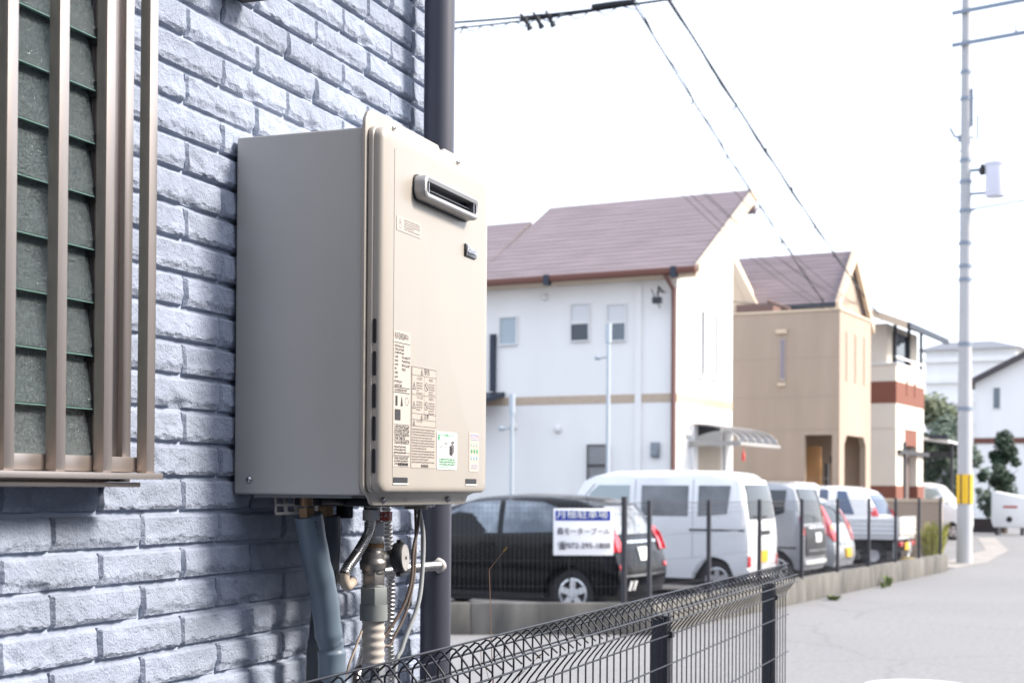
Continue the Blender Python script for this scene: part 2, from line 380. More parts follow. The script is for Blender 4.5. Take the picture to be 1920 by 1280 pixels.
# ------------------------------------------------------------------ gas water heater
M_side = new_mat('heater_side_paint', (.42,.415,.40), .40, metal=.3, var=.07, vscale=5, bump=.15, bscale=700, bdist=.0006, aniso=(1,1,.25))
M_front = new_mat('heater_cream_paint', (.36,.330,.290), .36, metal=.15, var=.06, vscale=14, bump=.08, bscale=500, bdist=.0005, aniso=(1,1,.12))
M_steel = new_mat('zinc_steel', (.55,.55,.57), .35, metal=.9, var=.2, vscale=60)
M_black = new_mat('black_plastic', (.018,.019,.022), .45)
HY0, HY1, HZ0, HZ1, FX = .126, .574, 1.572, 2.172, .229
ht = thing('water_heater', 'cream and grey wall-hung gas water heater beside the downpipe', 'water heater', (.0, .355, HZ0))
# cabinet
m = MB(); m.box(.004, FX-.006, HY0+.004, HY1-.004, HZ0+.016, HZ1-.030); cab = m.build('cabinet', M_side, ht, bevel=.004, seg=4)
def rrect(y0, y1, z0, z1, r, n=6, rb=None):
    rb = r if rb is None else rb; P = []
    for cy, cz, a0, q in ((y1-r, z1-r, 0, r), (y0+r, z1-r, 90, r), (y0+rb, z0+rb, 180, rb), (y1-rb, z0+rb, 270, rb)):
        for k in range(n+1):
            t = math.radians(a0+90*k/n); P.append((cy+q*math.cos(t), cz+q*math.sin(t)))
    return P
# flange: top part, tapered lower tab
fl = [(HY1-.004, 1.600), (HY1-.004, HZ1-.026), (HY1-.012, HZ1-.008), (HY1-.022, HZ1)]
fl += [(.425, HZ1), (.418, HZ1-.005), (.405, HZ1-.0055), (.398, HZ1)]
fl += [(HY0+.024, HZ1), (HY0+.010, HZ1-.006), (HY0+.002, HZ1-.018), (HY0, HZ1-.030), (HY0, 1.604), (HY0+.006, 1.592), (HY0+.022, 1.586), (HY0+.032, 1.574), (HY0+.040, HZ0), (HY1-.050, HZ0), (HY1-.036, 1.586), (HY1-.012, 1.590)]
m = MB(); m.prism(fl, 0, FX-.0065, FX); m.build('flange', M_front, ht, bevel=.0018, seg=3)
# pressed front cover: stacked rounded rectangles
rings = [(.0, .0125, 0), (.0016, .0125, 0), (.0017, .0066, 0), (.0026, .0060, 0), (.0085, .0062, 0), (.0095, .0070, 0), (.0098, .0088, 0), (.0165, .0094, 0), (.0205, .0108, 0), (.0240, .0150, 0), (.0258, .0220, 0), (.0268, .0360, 0), (.0272, .0450, 0)]
vs = []; fs = []; N = None
for k, (dx, ins, _) in enumerate(rings):
    R = rrect(HY0+ins, HY1-ins*.9, 1.5895+ins*.25, 2.149-ins*.55, max(.018-ins*.15, .008), 6, max(.018-ins*.15, .008)); N = len(R)
    vs += [(FX+dx, a, b) for a, b in R]
for k in range(len(rings)-1): fs += [(k*N+i, k*N+(i+1) % N, (k+1)*N+(i+1) % N, (k+1)*N+i) for i in range(N)]
fs.append(tuple((len(rings)-1)*N+i for i in range(N)))
m = MB(); m.add(vs, fs); cover = m.build('front_cover', M_front, ht, smooth=50)
CX = FX + .0272
m = MB(); m.box(CX-.0004, CX+.0005, .1705, .1715, 1.615, 2.115); m.build('crease', M_front, cover)
# side vents
for k in range(5):
    zc = 1.8526 - .01805 - k*.0488
    P = rrect(FX+.0104, FX+.0162, zc-.0185, zc+.0185, .0032, 5)
    m = MB(); m.prism(P, 1, HY0+.0080, HY0+.0100); m.build('side_vent', M_black, cover)
for a, b in ((.1726, .2246), (.4600, .5080)):
    P = rrect(a, b, 1.6065, 1.6155, .0018, 4)
    m = MB(); m.prism(P, 0, CX-.002, CX+.0009); s_ = m.build('drain_slot', M_black, cover)
    m = MB(); m.prism(rrect(a-.001, b+.002, 1.6044, 1.6066, .001, 3), 0, CX-.002, CX+.0013); m.build('slot_lip', new_mat('bright_lip', (.6,.58,.55), .3), s_)
# exhaust outlet
oy0, oy1, oz0, oz1 = .238, .462, 2.052, 2.0895
M_cast = new_mat('cast_aluminium', (.36,.36,.37), .42, metal=.6, var=.1, vscale=40, bump=.1, bscale=300)
R0 = rrect(oy0, oy1, oz0, oz1, .0135, 8); R1 = rrect(oy0+.010, oy1-.010, oz0+.0095, oz1-.0095, .006, 8); n_ = len(R0)
prof = [(R0, CX-.001), (R0, CX+.016), (rrect(oy0+.0015, oy1-.0015, oz0+.0015, oz1-.0015, .012, 8), CX+.0200), (rrect(oy0+.0045, oy1-.0045, oz0+.004, oz1-.004, .010, 8), CX+.0215), (R1, CX+.020), (R1, CX+.004)]
m = MB(); vs = [(x, a, b) for R, x in prof for a, b in R]
m.add(vs, [(k*n_+i, k*n_+(i+1) % n_, (k+1)*n_+(i+1) % n_, (k+1)*n_+i) for k in range(len(prof)-1) for i in range(n_)])
ex = m.build('exhaust_outlet', M_cast, ht, smooth=35)
m = MB(); m.prism(R1, 0, CX+.002, CX+.0042); m.build('duct', M_black, ex)
for y_ in (oy0+.020, oy1-.018):
    m = MB(); m.box(CX+.005, CX+.019, y_-.001, y_+.001, oz0+.010, oz1-.010); m.build('duct_fin', M_steel, ex)
m = MB(); m.box(CX+.005, CX+.014, oy0+.02, oy1-.019, oz0+.0165, oz0+.0175); m.build('duct_baffle', new_mat('sooty_steel', (.16,.165,.18), .3, metal=.8, var=.5, vscale=40, aniso=(1,.2,1)), ex)
m = MB(); m.prism(rrect(oy0-.002, oy1+.002, oz0-.002, oz1+.002, .015, 8), 0, CX+.0002, CX+.0022); m.build('gasket', M_black, ex)
# screws and dimples
def screw(p, axis, r, mat, parent):
    d = Vector(axis); m = MB(); m.lathe([(r, 0), (r, r*.35), (r*.75, r*.75), (r*.25, r*.9)], p, d, 14)
    s = m.build('screw', mat, parent, smooth=50)
    a = Vector((0,0,1)); bb = d.cross(a); q = Vector(p) + d*r*.9; k = MB()
    for e, f in ((a, bb), (bb, a)):
        pts = [q + e*r*.45*i + f*r*.10*j + d*h for h in (-.2*r, .08*r) for i, j in ((-1,-1),(1,-1),(1,1),(-1,1))]
        k.hexa(pts)
    k.build('screw_slot', M_black, s)
screw((.0317, HY0+.004, 1.6104), (0,-1,0), .0058, M_steel, ht)
for x, z in ((.0634, 1.8328), (.1604, 1.8315), (.1603, 1.6466)):
    m = MB(); m.lathe([(.0022, -.001), (.0022, .0004), (.0012, .0008)], (x, HY0+.004, z), (0,-1,0), 10); m.build('rivet', M_side, cab, smooth=50)
for y_, z in ((.196, 1.580), (.447, 1.5805)): screw((FX, y_, z), (1,0,0), .0052, M_steel, ht)
for y_, z in ((.222, 2.160), (.480, 2.160)): screw((FX, y_, z), (1,0,0), .0040, M_steel, ht)
# hanging bracket behind the top and below
M_brkt = new_mat('galvanised_strip', (.62,.60,.58), .4, metal=.7, var=.25, vscale=50)
def perforated(name, y0, y1, z0, z1, x, parent):
    """strip with oval holes, built as a frame of bars"""
    m = MB(); t = .0016; W_ = (y1-y0)/5
    m.box(x, x+t, y0, y1, z1-.006, z1); m.box(x, x+t, y0, y1, z0, z0+.0045); m.box(x, x+t, y0, y1, (z0+z1)/2-.0035, (z0+z1)/2)
    for i in range(6):
        c = y0 + W_*i; m.box(x+.0002, x+t-.0002, max(y0, c-.005), min(y1, c+.005), z0+.0002, z1-.0002)
    return m.build(name, M_brkt, parent)
perforated('mounting_strip', .180, .350, 1.5555, 1.590, .048, ht)
m = MB(); m.box(-.002, .050, .20, .34, 1.5885, 1.5915); m.build('mounting_foot', M_brkt, ht)
m = MB(); m.box(-.004, .006, .20, .50, 2.10, 2.135); m.build("hanger", M_steel, ht, bevel=.001)
m = MB(); m.box(.03, .20, HY0+.02, HY1-.02, 1.583, 1.5885); m.build('base_plate', new_mat('grey_base', (.20,.21,.22), .6), ht)

# ---- printed labels
M_lab = new_mat('label_film', (.42,.38,.335), .5); M_lab2 = new_mat('label_film_grey', (.375,.335,.29), .5)
M_ink = new_mat('black_ink', (.03,.03,.033), .7); M_inkg = new_mat('grey_ink', (.13,.12,.12), .7)
M_white = new_mat('white_sticker', (.70,.72,.72), .4); M_green = new_mat('green_ink', (.06,.36,.15), .6); M_lgreen = new_mat('light_green_ink', (.42,.66,.48), .6)
M_blue = new_mat('sign_blue', (.012,.04,.30), .5); M_violet = new_mat('violet_ink', (.30,.30,.62), .6); M_sky = new_mat('light_blue_ink', (.28,.50,.72), .6); M_orange = new_mat('orange_ink', (.7,.3,.1), .6)
LX = CX + .0007; F = fac(LX+.0006)
lr = random.Random(5)
def sheet(y0, y1, z0, z1, mat, x=LX, r=.002, name='label'):
    m = MB(); m.prism(rrect(y0, y1, z0, z1, r, 4), 0, CX-.0002, x); return m.build(name, mat, cover)
def glyph_rows(mb, y0, y1, z_top, rows, pitch, h, fill=.8, gap=.25, x=None):
    """fine print: rows of small broken strokes, too small to read in the photograph"""
    x = LX+.0006 if x is None else x
    for k in range(rows):
        z = z_top - k*pitch; y = y0; ye = y0 + (y1-y0)*(1 if k % 4 != 3 else lr.uniform(.35, .9))*fill
        while y < ye:
            g_ = h*.9
            for _ in range(3):
                a = lr.uniform(0, g_*.6); b_ = lr.uniform(0, h*.8)
                if lr.random() < .5: mb.add([(x, y+a*.2, z-b_), (x, y+g_, z-b_), (x, y+g_, z-b_-h*.18), (x, y+a*.2, z-b_-h*.18)], [(0,1,2,3)])
                else: mb.add([(x, y+a, z), (x, y+a+g_*.2, z), (x, y+a+g_*.2, z-h), (x, y+a, z-h)], [(0,1,2,3)])
            y += g_*(1+gap)
def rect(mb, y0, y1, z0, z1, t, x=None):
    x = LX+.0006 if x is None else x
    for a, b_, c, d in ((y0, y1, z1-t, z1), (y0, y1, z0, z0+t), (y0, y0+t, z0, z1), (y1-t, y1, z0, z1)):
        mb.add([(x, a, c), (x, b_, c), (x, b_, d), (x, a, d)], [(0,1,2,3)])
def line(mb, y0, y1, z, t=.0006, x=None): 
    x = LX+.0006 if x is None else x
    mb.add([(x, y0, z-t/2), (x, y1, z-t/2), (x, y1, z+t/2), (x, y0, z+t/2)], [(0,1,2,3)])
def tri(mb, y, z, s, t=.0007):
    P = [(y-s/2, z), (y+s/2, z), (y, z+s)]; c = (y, z+s*.36)
    Q = [tuple(c[i]+(p[i]-c[i])*(1-t*5/s) for i in (0,1)) for p in P]; x = LX+.0006
    mb.add([(x, *p) for p in P]+[(x, *p) for p in Q], [(0,1,4,3),(1,2,5,4),(2,0,3,5)])
    mb.add([(x, y-.0004, z+s*.3), (x, y+.0004, z+s*.3), (x, y+.0004, z+s*.65), (x, y-.0004, z+s*.65)], [(0,1,2,3)])
def ringm(mb, y, z, r, t=.0008, n=18, slash=False):
    x = LX+.0006; P = [(math.cos(2*PI*k/n), math.sin(2*PI*k/n)) for k in range(n)]
    mb.add([(x, y+a*r, z+b_*r) for a, b_ in P]+[(x, y+a*(r-t), z+b_*(r-t)) for a, b_ in P], [(i, (i+1) % n, n+(i+1) % n, n+i) for i in range(n)])
    if slash: mb.add([(x, y-r*.7, z+r*.55), (x, y-r*.55, z+r*.7), (x, y+r*.7, z-r*.55), (x, y+r*.55, z-r*.7)], [(0,1,2,3)])
# rating plate
s1 = sheet(.1715, .2315, 1.6320, 1.8395, M_lab)
m = text_mb('RUF-E2405SAW A', .0135, at(F, .1745, 1.8245), sx=.47)
line(m, .1735, .2295, 1.8215, .0007)
glyph_rows(m, .1745, .215, 1.8180, 3, .0052, .0034); glyph_rows(m, .1745, .190, 1.8020, 6, .0062, .0038, .7); glyph_rows(m, .200, .229, 1.8020, 4, .0062, .0042, .95, .35)
glyph_rows(m, .1745, .205, 1.7640, 2, .006, .004); line(m, .1725, .2295, 1.7530, .0008); glyph_rows(m, .1745, .228, 1.7510, 1, .005, .0036); line(m, .1725, .2295, 1.7455, .0008)
m.add([(LX+.0006, .1785, 1.725), (LX+.0006, .185, 1.725), (LX+.0006, .185, 1.740), (LX+.0006, .1785, 1.740)], [(0,1,2,3)])
m.add([(LX+.0006, .197, 1.725), (LX+.0006, .204, 1.725), (LX+.0006, .2005, 1.741)], [(0,1,2)]); ringm(m, .219, 1.733, .0062, .0006)
m.add([(LX+.0006, .1765, 1.703), (LX+.0006, .196, 1.703), (LX+.0006, .196, 1.7195), (LX+.0006, .1765, 1.7195)], [(0,1,2,3)])
for k in range(6): line(m, .1745, .228, 1.6965-k*.0058, .0005)
glyph_rows(m, .1755, .228, 1.6955, 5, .0058, .0042, .95, .3); glyph_rows(m, .1745, .228, 1.7000-.036, 3, .0045, .0032)
line(m, .1725, .2295, 1.6475+.0, .0005); rect(m, .1735, .2295, 1.6490, 1.6535, .0005)
glyph_rows(m, .1755, .2285, 1.6465, 3, .0042, .0032, .95)
for k in range(14): line(m, .190+k*.0026, .190+k*.0026+(.0012 if k % 3 else .0018), 1.6355, .0045)
m.build('lettering', M_ink, s1)
# caution plate
s2 = sheet(.2375, .3325, 1.6310, 1.7905, M_lab2)
m = MB(); rect(m, .2385, .3315, 1.6965, 1.7895, .0006)
for z in (1.7765, 1.7460, 1.7165, 1.7070): line(m, .2385, .3315, z, .0005)
m.add([(LX+.0006, .2850, 1.7165), (LX+.0006, .2855, 1.7165), (LX+.0006, .2855, 1.7765), (LX+.0006, .2850, 1.7765)], [(0,1,2,3)])
m = merge(m, text_mb('警告', .0110, at(F, .2840, 1.7780), sx=1.0), text_mb('注意', .0095, at(F, .2830, 1.7078), sx=1.1))
tri(m, .2755, 1.7782, .0095); tri(m, .2755, 1.7082, .0080); tri(m, .2465, 1.7540, .0120); tri(m, .2465, 1.7240, .0120); tri(m, .2465, 1.6980, .0085)
ringm(m, .2930, 1.7600, .0068, slash=True); ringm(m, .2930, 1.7300, .0068, slash=True)
m = merge(m, text_mb('火災注意', .0052, at(F, .2555, 1.7690)), text_mb('やけど注意', .0050, at(F, .2555, 1.7390)), text_mb('吸排気', .0052, at(F, .3030, 1.7690)), text_mb('改造禁止', .0050, at(F, .3030, 1.7390)), text_mb('やけど注意', .0045, at(F, .2555, 1.7020)))
glyph_rows(m, .2545, .2840, 1.7660, 5, .0040, .0024); glyph_rows(m, .3020, .3310, 1.7660, 5, .0040, .0024); glyph_rows(m, .2545, .2840, 1.7360, 4, .0040, .0024); glyph_rows(m, .3020, .3310, 1.7360, 5, .0040, .0024)
glyph_rows(m, .2395, .3305, 1.6930, 13, .0043, .0026, .95)
for k in range(9): line(m, .275+k*.0032, .275+k*.0032+.0018, 1.6345, .0045)
m.build('lettering', M_inkg, s2)
# green request sticker
s3 = sheet(.3370, .4205, 1.6300, 1.6915, M_white, LX+.0002, .004, 'request_sticker')
m = MB(); rect(m, .3415, .4160, 1.6335, 1.6865, .0010); m = merge(m, text_mb('お願い', .0072, at(F, .3640, 1.6820), sx=1.2))
for a in range(4): ringm(m, .3445+.003*math.cos(a*PI/2), 1.6815+.0028*math.sin(a*PI/2), .0022, .0021, 10)
m.build('lettering', M_green, s3)
m = MB(); x_ = LX+.0005; m.add([(x_, .345, 1.6365), (x_, .4125, 1.6365), (x_, .4125, 1.6490), (x_, .345, 1.6490)], [(0,1,2,3)]); m.build('green_panel', M_lgreen, s3)
m = merge(text_mb('このガス機器は', .0050, at(fac(LX+.0010), .3460, 1.6700), sx=1.05), text_mb('屋内等で使わな', .0050, at(fac(LX+.0010), .3460, 1.6640), sx=1.05), text_mb('いでください。', .0050, at(fac(LX+.0010), .3460, 1.6580), sx=1.05))
glyph_rows(m, .3460, .4120, 1.6480, 3, .0040, .0030, .96, .2, LX+.0010)
x_ = LX+.0010
m.add([(x_, .388, 1.6555), (x_, .3975, 1.6525), (x_, .3975, 1.6665), (x_, .388, 1.6690)], [(0,1,2,3)]); m.build('lettering', M_ink, s3)
m = MB(); x_ = LX+.0012
m.add([(x_, .3978, 1.6525), (x_, .4060, 1.6590), (x_, .4060, 1.6700), (x_, .3978, 1.6665)], [(0,1,2,3)]); m.add([(x_, .388, 1.6692), (x_, .3978, 1.6667), (x_, .4060, 1.6702), (x_, .398, 1.6730)], [(0,1,2,3)])
m.add([(x_, .394, 1.6745), (x_, .404, 1.6725), (x_, .408, 1.6755), (x_, .399, 1.6785)], [(0,1,2,3)]); m.build('appliance_drawing', M_inkg, s3)
# eco label
s4 = sheet(.4750, .5190, 1.6280, 1.6945, M_lab, LX-.0002, .001, 'eco_label')
m = merge(text_mb('エコジョーズ', .0072, at(F, .4825, 1.6845), sx=.75)); rect(m, .4818, .5170, 1.6825, 1.6915, .0006); m.build('lettering', M_violet, s4)
for row, mt in enumerate((M_lgreen, M_green, M_sky)):
    m = MB()
    for c in range(3):
        y_ = .4860+c*.0125; z = 1.6745-row*.0115; x_ = LX+.0006
        m.add([(x_, y_, z-.0035), (x_, y_+.0032, z-.001), (x_, y_+.0024, z+.0015), (x_, y_, z+.0048), (x_, y_-.0024, z+.0015), (x_, y_-.0032, z-.001)], [(0,1,2,3,4,5)])
    m.build('leaf_marks', mt, s4)
m = MB(); glyph_rows(m, .483, .518, 1.6400, 2, .004, .0022); m.build('lettering', M_violet, s4)
# pale notice
s5 = sheet(.1790, .2680, 1.9930, 2.0155, new_mat('pale_notice', (.41,.375,.335), .45), LX, .001, 'notice_label')
m = MB(); glyph_rows(m, .204, .264, 2.0130, 5, .0036, .0022, .96); ringm(m, .1905, 2.0015, .0050, .0006); ringm(m, .1905, 2.0085, .0032, .0006); m.build('lettering', M_inkg, s5)
# badge
m = MB(); m.box(CX, CX+.0035, .4475, .4960, 1.9935, 2.0040)
m.prism([(.4475, 1.9935), (.4565, 1.9935), (.4565, 2.0120), (.4475, 2.0140)], 0, CX+.0002, CX+.0037)
bd = m.build('badge', new_mat('black_chrome', (.10,.10,.11), .3, metal=.8), cover, bevel=.0008)
text_mb('Rinnai', .0175, at(fac(CX+.0046), .4497, 1.9960), depth=.0012, sx=.98).build('lettering', new_mat('chrome', (.75,.75,.77), .22, metal=1), bd)
# embossed lettering on the lower flange
merge(text_mb('給湯', .0085, at(fac(FX+.0003), .176, 1.5755)), text_mb('ガス', .0085, at(fac(FX+.0003), .268, 1.5755)), text_mb('水', .0085, at(fac(FX+.0003), .508, 1.5755))).build('embossed_lettering', new_mat('embossed', (.25,.22,.19), .5), ht)

# ------------------------------------------------------------------ pipework under the heater
M_ins = new_mat('blue_grey_insulation', (.115,.155,.20), .38, var=.15, vscale=9, bump=.15, bscale=25, bdist=.004)
M_ins2 = new_mat('dark_insulation_tape', (.045,.055,.07), .3, var=.2, vscale=12, bump=.2, bscale=25, bdist=.004)
M_brass = new_mat('dull_brass', (.26,.17,.10), .5, metal=.85, var=.25, vscale=60)
M_inox = new_mat('corrugated_steel', (.62,.60,.58), .28, metal=1, var=.15, vscale=40)
M_gun = new_mat('grey_cast_valve', (.30,.29,.28), .42, metal=.7, var=.3, vscale=45, bump=.15, bscale=200)
M_nut = new_mat('plated_nut', (.58,.57,.55), .35, metal=.85, var=.2, vscale=60)
M_union = new_mat('grey_union_plastic', (.20,.22,.22), .5, var=.1, vscale=20)
M_cream = new_mat('cream_corrugated_cover', (.44,.40,.36), .6, var=.12, vscale=14)
M_cable_b = new_mat('brown_cable', (.13,.10,.085), .5); M_cable_g = new_mat('grey_cable', (.34,.36,.37), .5)
def hexn(p0, p1, r, mb=None):
    mb = mb or MB(); return mb.tube([p0, p1], r, 6)
def bez(P, n=24):
    """Catmull-Rom through P"""
    P = [Vector(p) for p in P]; Q = [P[0]*2-P[1]] + P + [P[-1]*2-P[-2]]; out = []
    for i in range(1, len(Q)-2):
        a, b_, c, d = Q[i-1:i+3]
        for k in range(n):
            t = k/n; out.append(.5*((2*b_)+(c-a)*t+(2*a-5*b_+4*c-d)*t*t+(3*b_-a-3*c+d)*t**3))
    return out + [P[-1]]
def resample(P, d):
    out = [P[0]]; acc = 0
    for a, b_ in zip(P, P[1:]):
        L = (b_-a).length; s = d-acc
        while s <= L and L > 0: out.append(a+(b_-a)*(s/L)); s += d
        acc = (acc+L) % d
    return out + [P[-1]]
def corrugated(P, r, pitch=.0042, amp=.16, n=14):
    pts = resample(bez(P, 40), pitch/4); rs = [r*(1-amp*(.5+.5*math.cos(PI*i/2))) for i in range(len(pts))]
    return MB().tube(pts, rs, n)
# insulated hot pipe
P = [(.105,.186,1.556), (.108,.205,1.49), (.110,.2276,1.4346), (.112,.2455,1.358), (.113,.2515,1.346), (.113,.2540,1.28), (.113,.255,1.0), (.113,.255,.6), (.113,.255,.02)]
tA = thing('insulated_pipe', 'thick blue-grey insulated pipe with printed numbers below the water heater', 'pipe', (.113, .255, 0), group=None)
m = MB(); pts = bez(P, 10); rs = [.0222*(1+.02*math.sin(i*.9)) for i in range(len(pts))]
for i, p in enumerate(pts):
    if abs(p.z-1.350) < .012: rs[i] *= .9
m.tube(pts, rs, 24); m.build('insulation', M_ins, tA, smooth=60)
hexn((.103,.1853,1.553), (.102,.1845,1.5675), .0135).build('brass_nut', M_brass, tA)
m = MB(); m.tube([(.102,.1845,1.57), (.102,.184,1.586)], .010, 14); m.build('tail', M_brass, tA)
d_ = (Vector(P[2])-Vector(P[0])).normalized(); nrm = Vector((.60,-.80,0)); nrm = (nrm - d_*nrm.dot(d_)).normalized(); yx = nrm.cross(d_)
Mx = Matrix(((d_.x, yx.x, nrm.x, 0), (d_.y, yx.y, nrm.y, 0), (d_.z, yx.z, nrm.z, 0), (0,0,0,1))); o_ = Vector(P[0])+d_*.004+nrm*.0228
m = text_mb('アタルメント 13 17002', .0075, Matrix.Translation(o_) @ Mx, sx=.9); m.build('lettering', M_ink, tA)
# second, dark pipe
tB = thing('wrapped_pipe', 'glossy dark wrapped pipe behind the blue-grey insulated pipe', 'pipe', (.065, .31, 0))
P = [(.075,.305,1.553), (.073,.310,1.50), (.068,.312,1.44), (.062,.308,1.36), (.058,.304,1.25), (.058,.304,.6), (.058,.304,.02)]
m = MB(); pts = bez(P, 10); m.tube(pts, [.0220 if p.z > 1.47 else .0220-.004*min(1, (1.47-p.z)/.08) for p in pts], 20); m.build('insulation', M_ins2, tB, smooth=60)
m = MB(); m.prism([(.306,1.552), (.331,1.552), (.325,1.50), (.312,1.455), (.306,1.44)], 0, .074, .083); m.build('loose_flap', M_ins2, tB, bevel=.002)
hexn((.075,.300,1.550), (.075,.300,1.568), .0135).build('brass_nut', M_brass, tB)
m = MB(); m.tube([(.075,.30,1.567), (.075,.30,1.586)], .010, 14); m.build('tail', M_brass, tB)
# steel hose with beige elbow
tC = thing('flexible_hose', 'short corrugated steel hose bending behind the blue-grey insulated pipe', 'hose', (.11, .33, 1.44))
corrugated([(.120,.3765,1.546), (.118,.370,1.522), (.112,.346,1.493), (.108,.318,1.470), (.106,.308,1.458)], .0092, .0044).build('hose', M_inox, tC, smooth=70)
hexn((.120,.3768,1.545), (.120,.3768,1.5620), .0160).build('hex_nut', M_nut, tC)
m = MB(); m.lathe([(.0122 + (.0012 if k % 2 else 0), k*.0018) for k in range(11)], (.120,.3768,1.5622), (0,0,1), 18); m.build('thread', M_nut, tC)
m = MB(); m.tube(bez([(.106,.309,1.460), (.105,.311,1.446), (.102,.325,1.4375), (.095,.352,1.4390), (.080,.385,1.4415), (.040,.41,1.443), (-.008,.415,1.444)], 8), .0085, 14); m.build('elbow_pipe', new_mat('beige_pipe', (.45,.38,.31), .5), tC, smooth=60)
# gas valve assembly
tV = thing('gas_valve', 'grey gas valve with round black plug and red tag under the heater', 'valve', (.11, .408, 1.0))
vx, vy = .112, .4055
m = MB(); hexn((vx,vy,1.5170), (vx,vy,1.5420), .0190, m); m.tube([(vx,vy,1.505), (vx,vy,1.518)], .0165, 20); m.tube([(vx,vy,1.5415), (vx,vy,1.590)], .0125, 18); m.build('upper_nut', M_nut, tV, bevel=.001)
m = MB(); m.tube([(vx,vy,1.4975), (vx,vy,1.5055)], .0175, 20); m.build('brass_ring', M_brass, tV, smooth=40)
m = MB(); m.tube(bez([(vx,vy,1.498), (vx,vy-.002,1.487), (vx,vy-.003,1.475), (vx,vy,1.462), (vx,vy,1.452)], 5), [.017]*5+[.020]*5+[.0235]*5+[.020]*5+[.018], 20); m.tube([(vx,vy,1.476), (vx+.028,vy+.030,1.480)], .015, 18)
m.build('valve_body', M_gun, tV, smooth=50)
cd_ = Vector((.72,.10,.03)).normalized(); cp = Vector((vx+.026, vy+.030, 1.4800))
m = MB(); m.lathe([(.0255, 0), (.0265, .004), (.0265, .014), (.0245, .017)], cp, cd_, 28); cap = m.build('plug', M_black, tV, smooth=45)
m = MB(); m.lathe([(.0225, .0165), (.0225, .0182), (.004, .0186)], cp, cd_, 28); m.lathe([(.0035, .0186), (.003, .0215)], cp, cd_, 10); m.build('plug_face', new_mat('pale_plug_face', (.34,.33,.32), .5, var=.2, vscale=40), cap)
m = MB(); m.box(cp.x+.004, cp.x+.012, cp.y-.0055, cp.y+.0065, cp.z+.024, cp.z+.031); m.build('plug_lug', M_black, cap, bevel=.001); m = MB(); m.box(cp.x+.004, cp.x+.012, cp.y-.0065, cp.y+.0075, cp.z-.032, cp.z-.024); m.build('plug_lug', M_black, cap, bevel=.001)
m = MB(); hexn((vx,vy,1.4345), (vx,vy,1.4605), .0205, m); m.build('hex_nut', M_gun, tV, bevel=.001)
m = MB(); hexn((vx,vy,1.4010), (vx,vy,1.4310), .0245, m); m.tube([(vx,vy,1.4305), (vx,vy,1.4350)], .019, 20); un = m.build('union', M_union, tV, bevel=.0012)
m = MB(); m.tube([(vx,vy,1.3745), (vx,vy,1.4015)], .0235, 28); m.build('union_collar', M_union, un, smooth=40)
pts = [Vector((vx,vy,1.3750-.0025*k)) for k in range(545)]
m = MB(); m.tube(pts, [.0188+.0010*math.cos(k*1.1) if k < 130 else .0188 for k in range(len(pts))], 24); cc = m.build('corrugated_cover', M_cream, tV, smooth=60)
m = MB(); m.tube([(vx,vy,1.2700), (vx,vy,1.3030)], .0204, 28, cap=False); m.build('foil_sticker', new_mat('foil_sticker', (.50,.52,.54), .35, metal=.5, var=.5, vscale=60, alt=(.16,.18,.20)), cc, smooth=60)
m = MB()
for k in range(14):
    a = -1.25+k*.05; 
    if k % 3 != 1: m.box(vx+.0208*math.cos(a)-.0004, vx+.0208*math.cos(a)+.0004, vy+.0208*math.sin(a)-.0004, vy+.0208*math.sin(a)+.0004, 1.276+.004*(k % 2), 1.297)
m.build('sticker_print', M_ink, cc)
# red tag
M_red = new_mat('red_tag', (.42,.06,.035), .5)
tagm = MB(); R_ = .0300; a0, a1 = -1.75, .25; N = 14; vs = []
for k in range(N+1):
    a = a0+(a1-a0)*k/N
    vs += [(vx+R_*math.cos(a), vy+R_*math.sin(a), 1.5440), (vx+R_*math.cos(a), vy+R_*math.sin(a), 1.5590), (vx+(R_+.001)*math.cos(a), vy+(R_+.001)*math.sin(a), 1.5440), (vx+(R_+.001)*math.cos(a), vy+(R_+.001)*math.sin(a), 1.5590)]
fs = []
for k in range(N): q = 4*k; fs += [(q, q+1, q+5, q+4), (q+2, q+6, q+7, q+3), (q+1, q+3, q+7, q+5), (q, q+4, q+6, q+2)]
tagm.add(vs, fs); tg = tagm.build('red_tag', M_red, tV, smooth=60)
lt = MB()
for ch, a in zip('S GAS', (-1.28, -1.05, -.78, -.45, -.12)):
    if ch == ' ': continue
    p = Vector((vx+(R_+.0016)*math.cos(a), vy+(R_+.0016)*math.sin(a), 1.5475)); nn = Vector((math.cos(a), math.sin(a), 0)); tt = Vector((-math.sin(a), math.cos(a), 0))
    lt = merge(lt, text_mb(ch, .0105, Matrix(((tt.x, 0, nn.x, p.x), (tt.y, 0, nn.y, p.y), (0, 1, 0, p.z), (0,0,0,1))), cx='CENTER'))
lt.build('lettering', M_white, tg)
# olive threaded port and screws under the base
tP = thing('drain_port', 'olive threaded drain port under the heater flange with cables below', 'fitting', (.14, .52, 1.56))
m = MB(); m.lathe([(.0205+(.0012 if k % 2 else 0), k*.0021) for k in range(12)], (.140,.515,1.562), (0,0,1), 24); m.build('thread', new_mat('olive_plastic', (.30,.28,.22), .5), tP)
m = MB(); m.box(.05, .19, .30, .44, 1.5690, 1.5832); m.box(.075, .10, .335, .352, 1.548, 1.577); m.box(.06, .11, .22, .33, 1.571, 1.5832); m.build('wire_loom', M_black, tP, bevel=.003)
m = MB(); m.box(.165, .21, .352, .392, 1.5735, 1.5832); m.build('steel_clip', M_steel, tP, bevel=.001)
screw((.19,.470,1.572), (.3,-.2,-.9), .006, M_steel, tP)
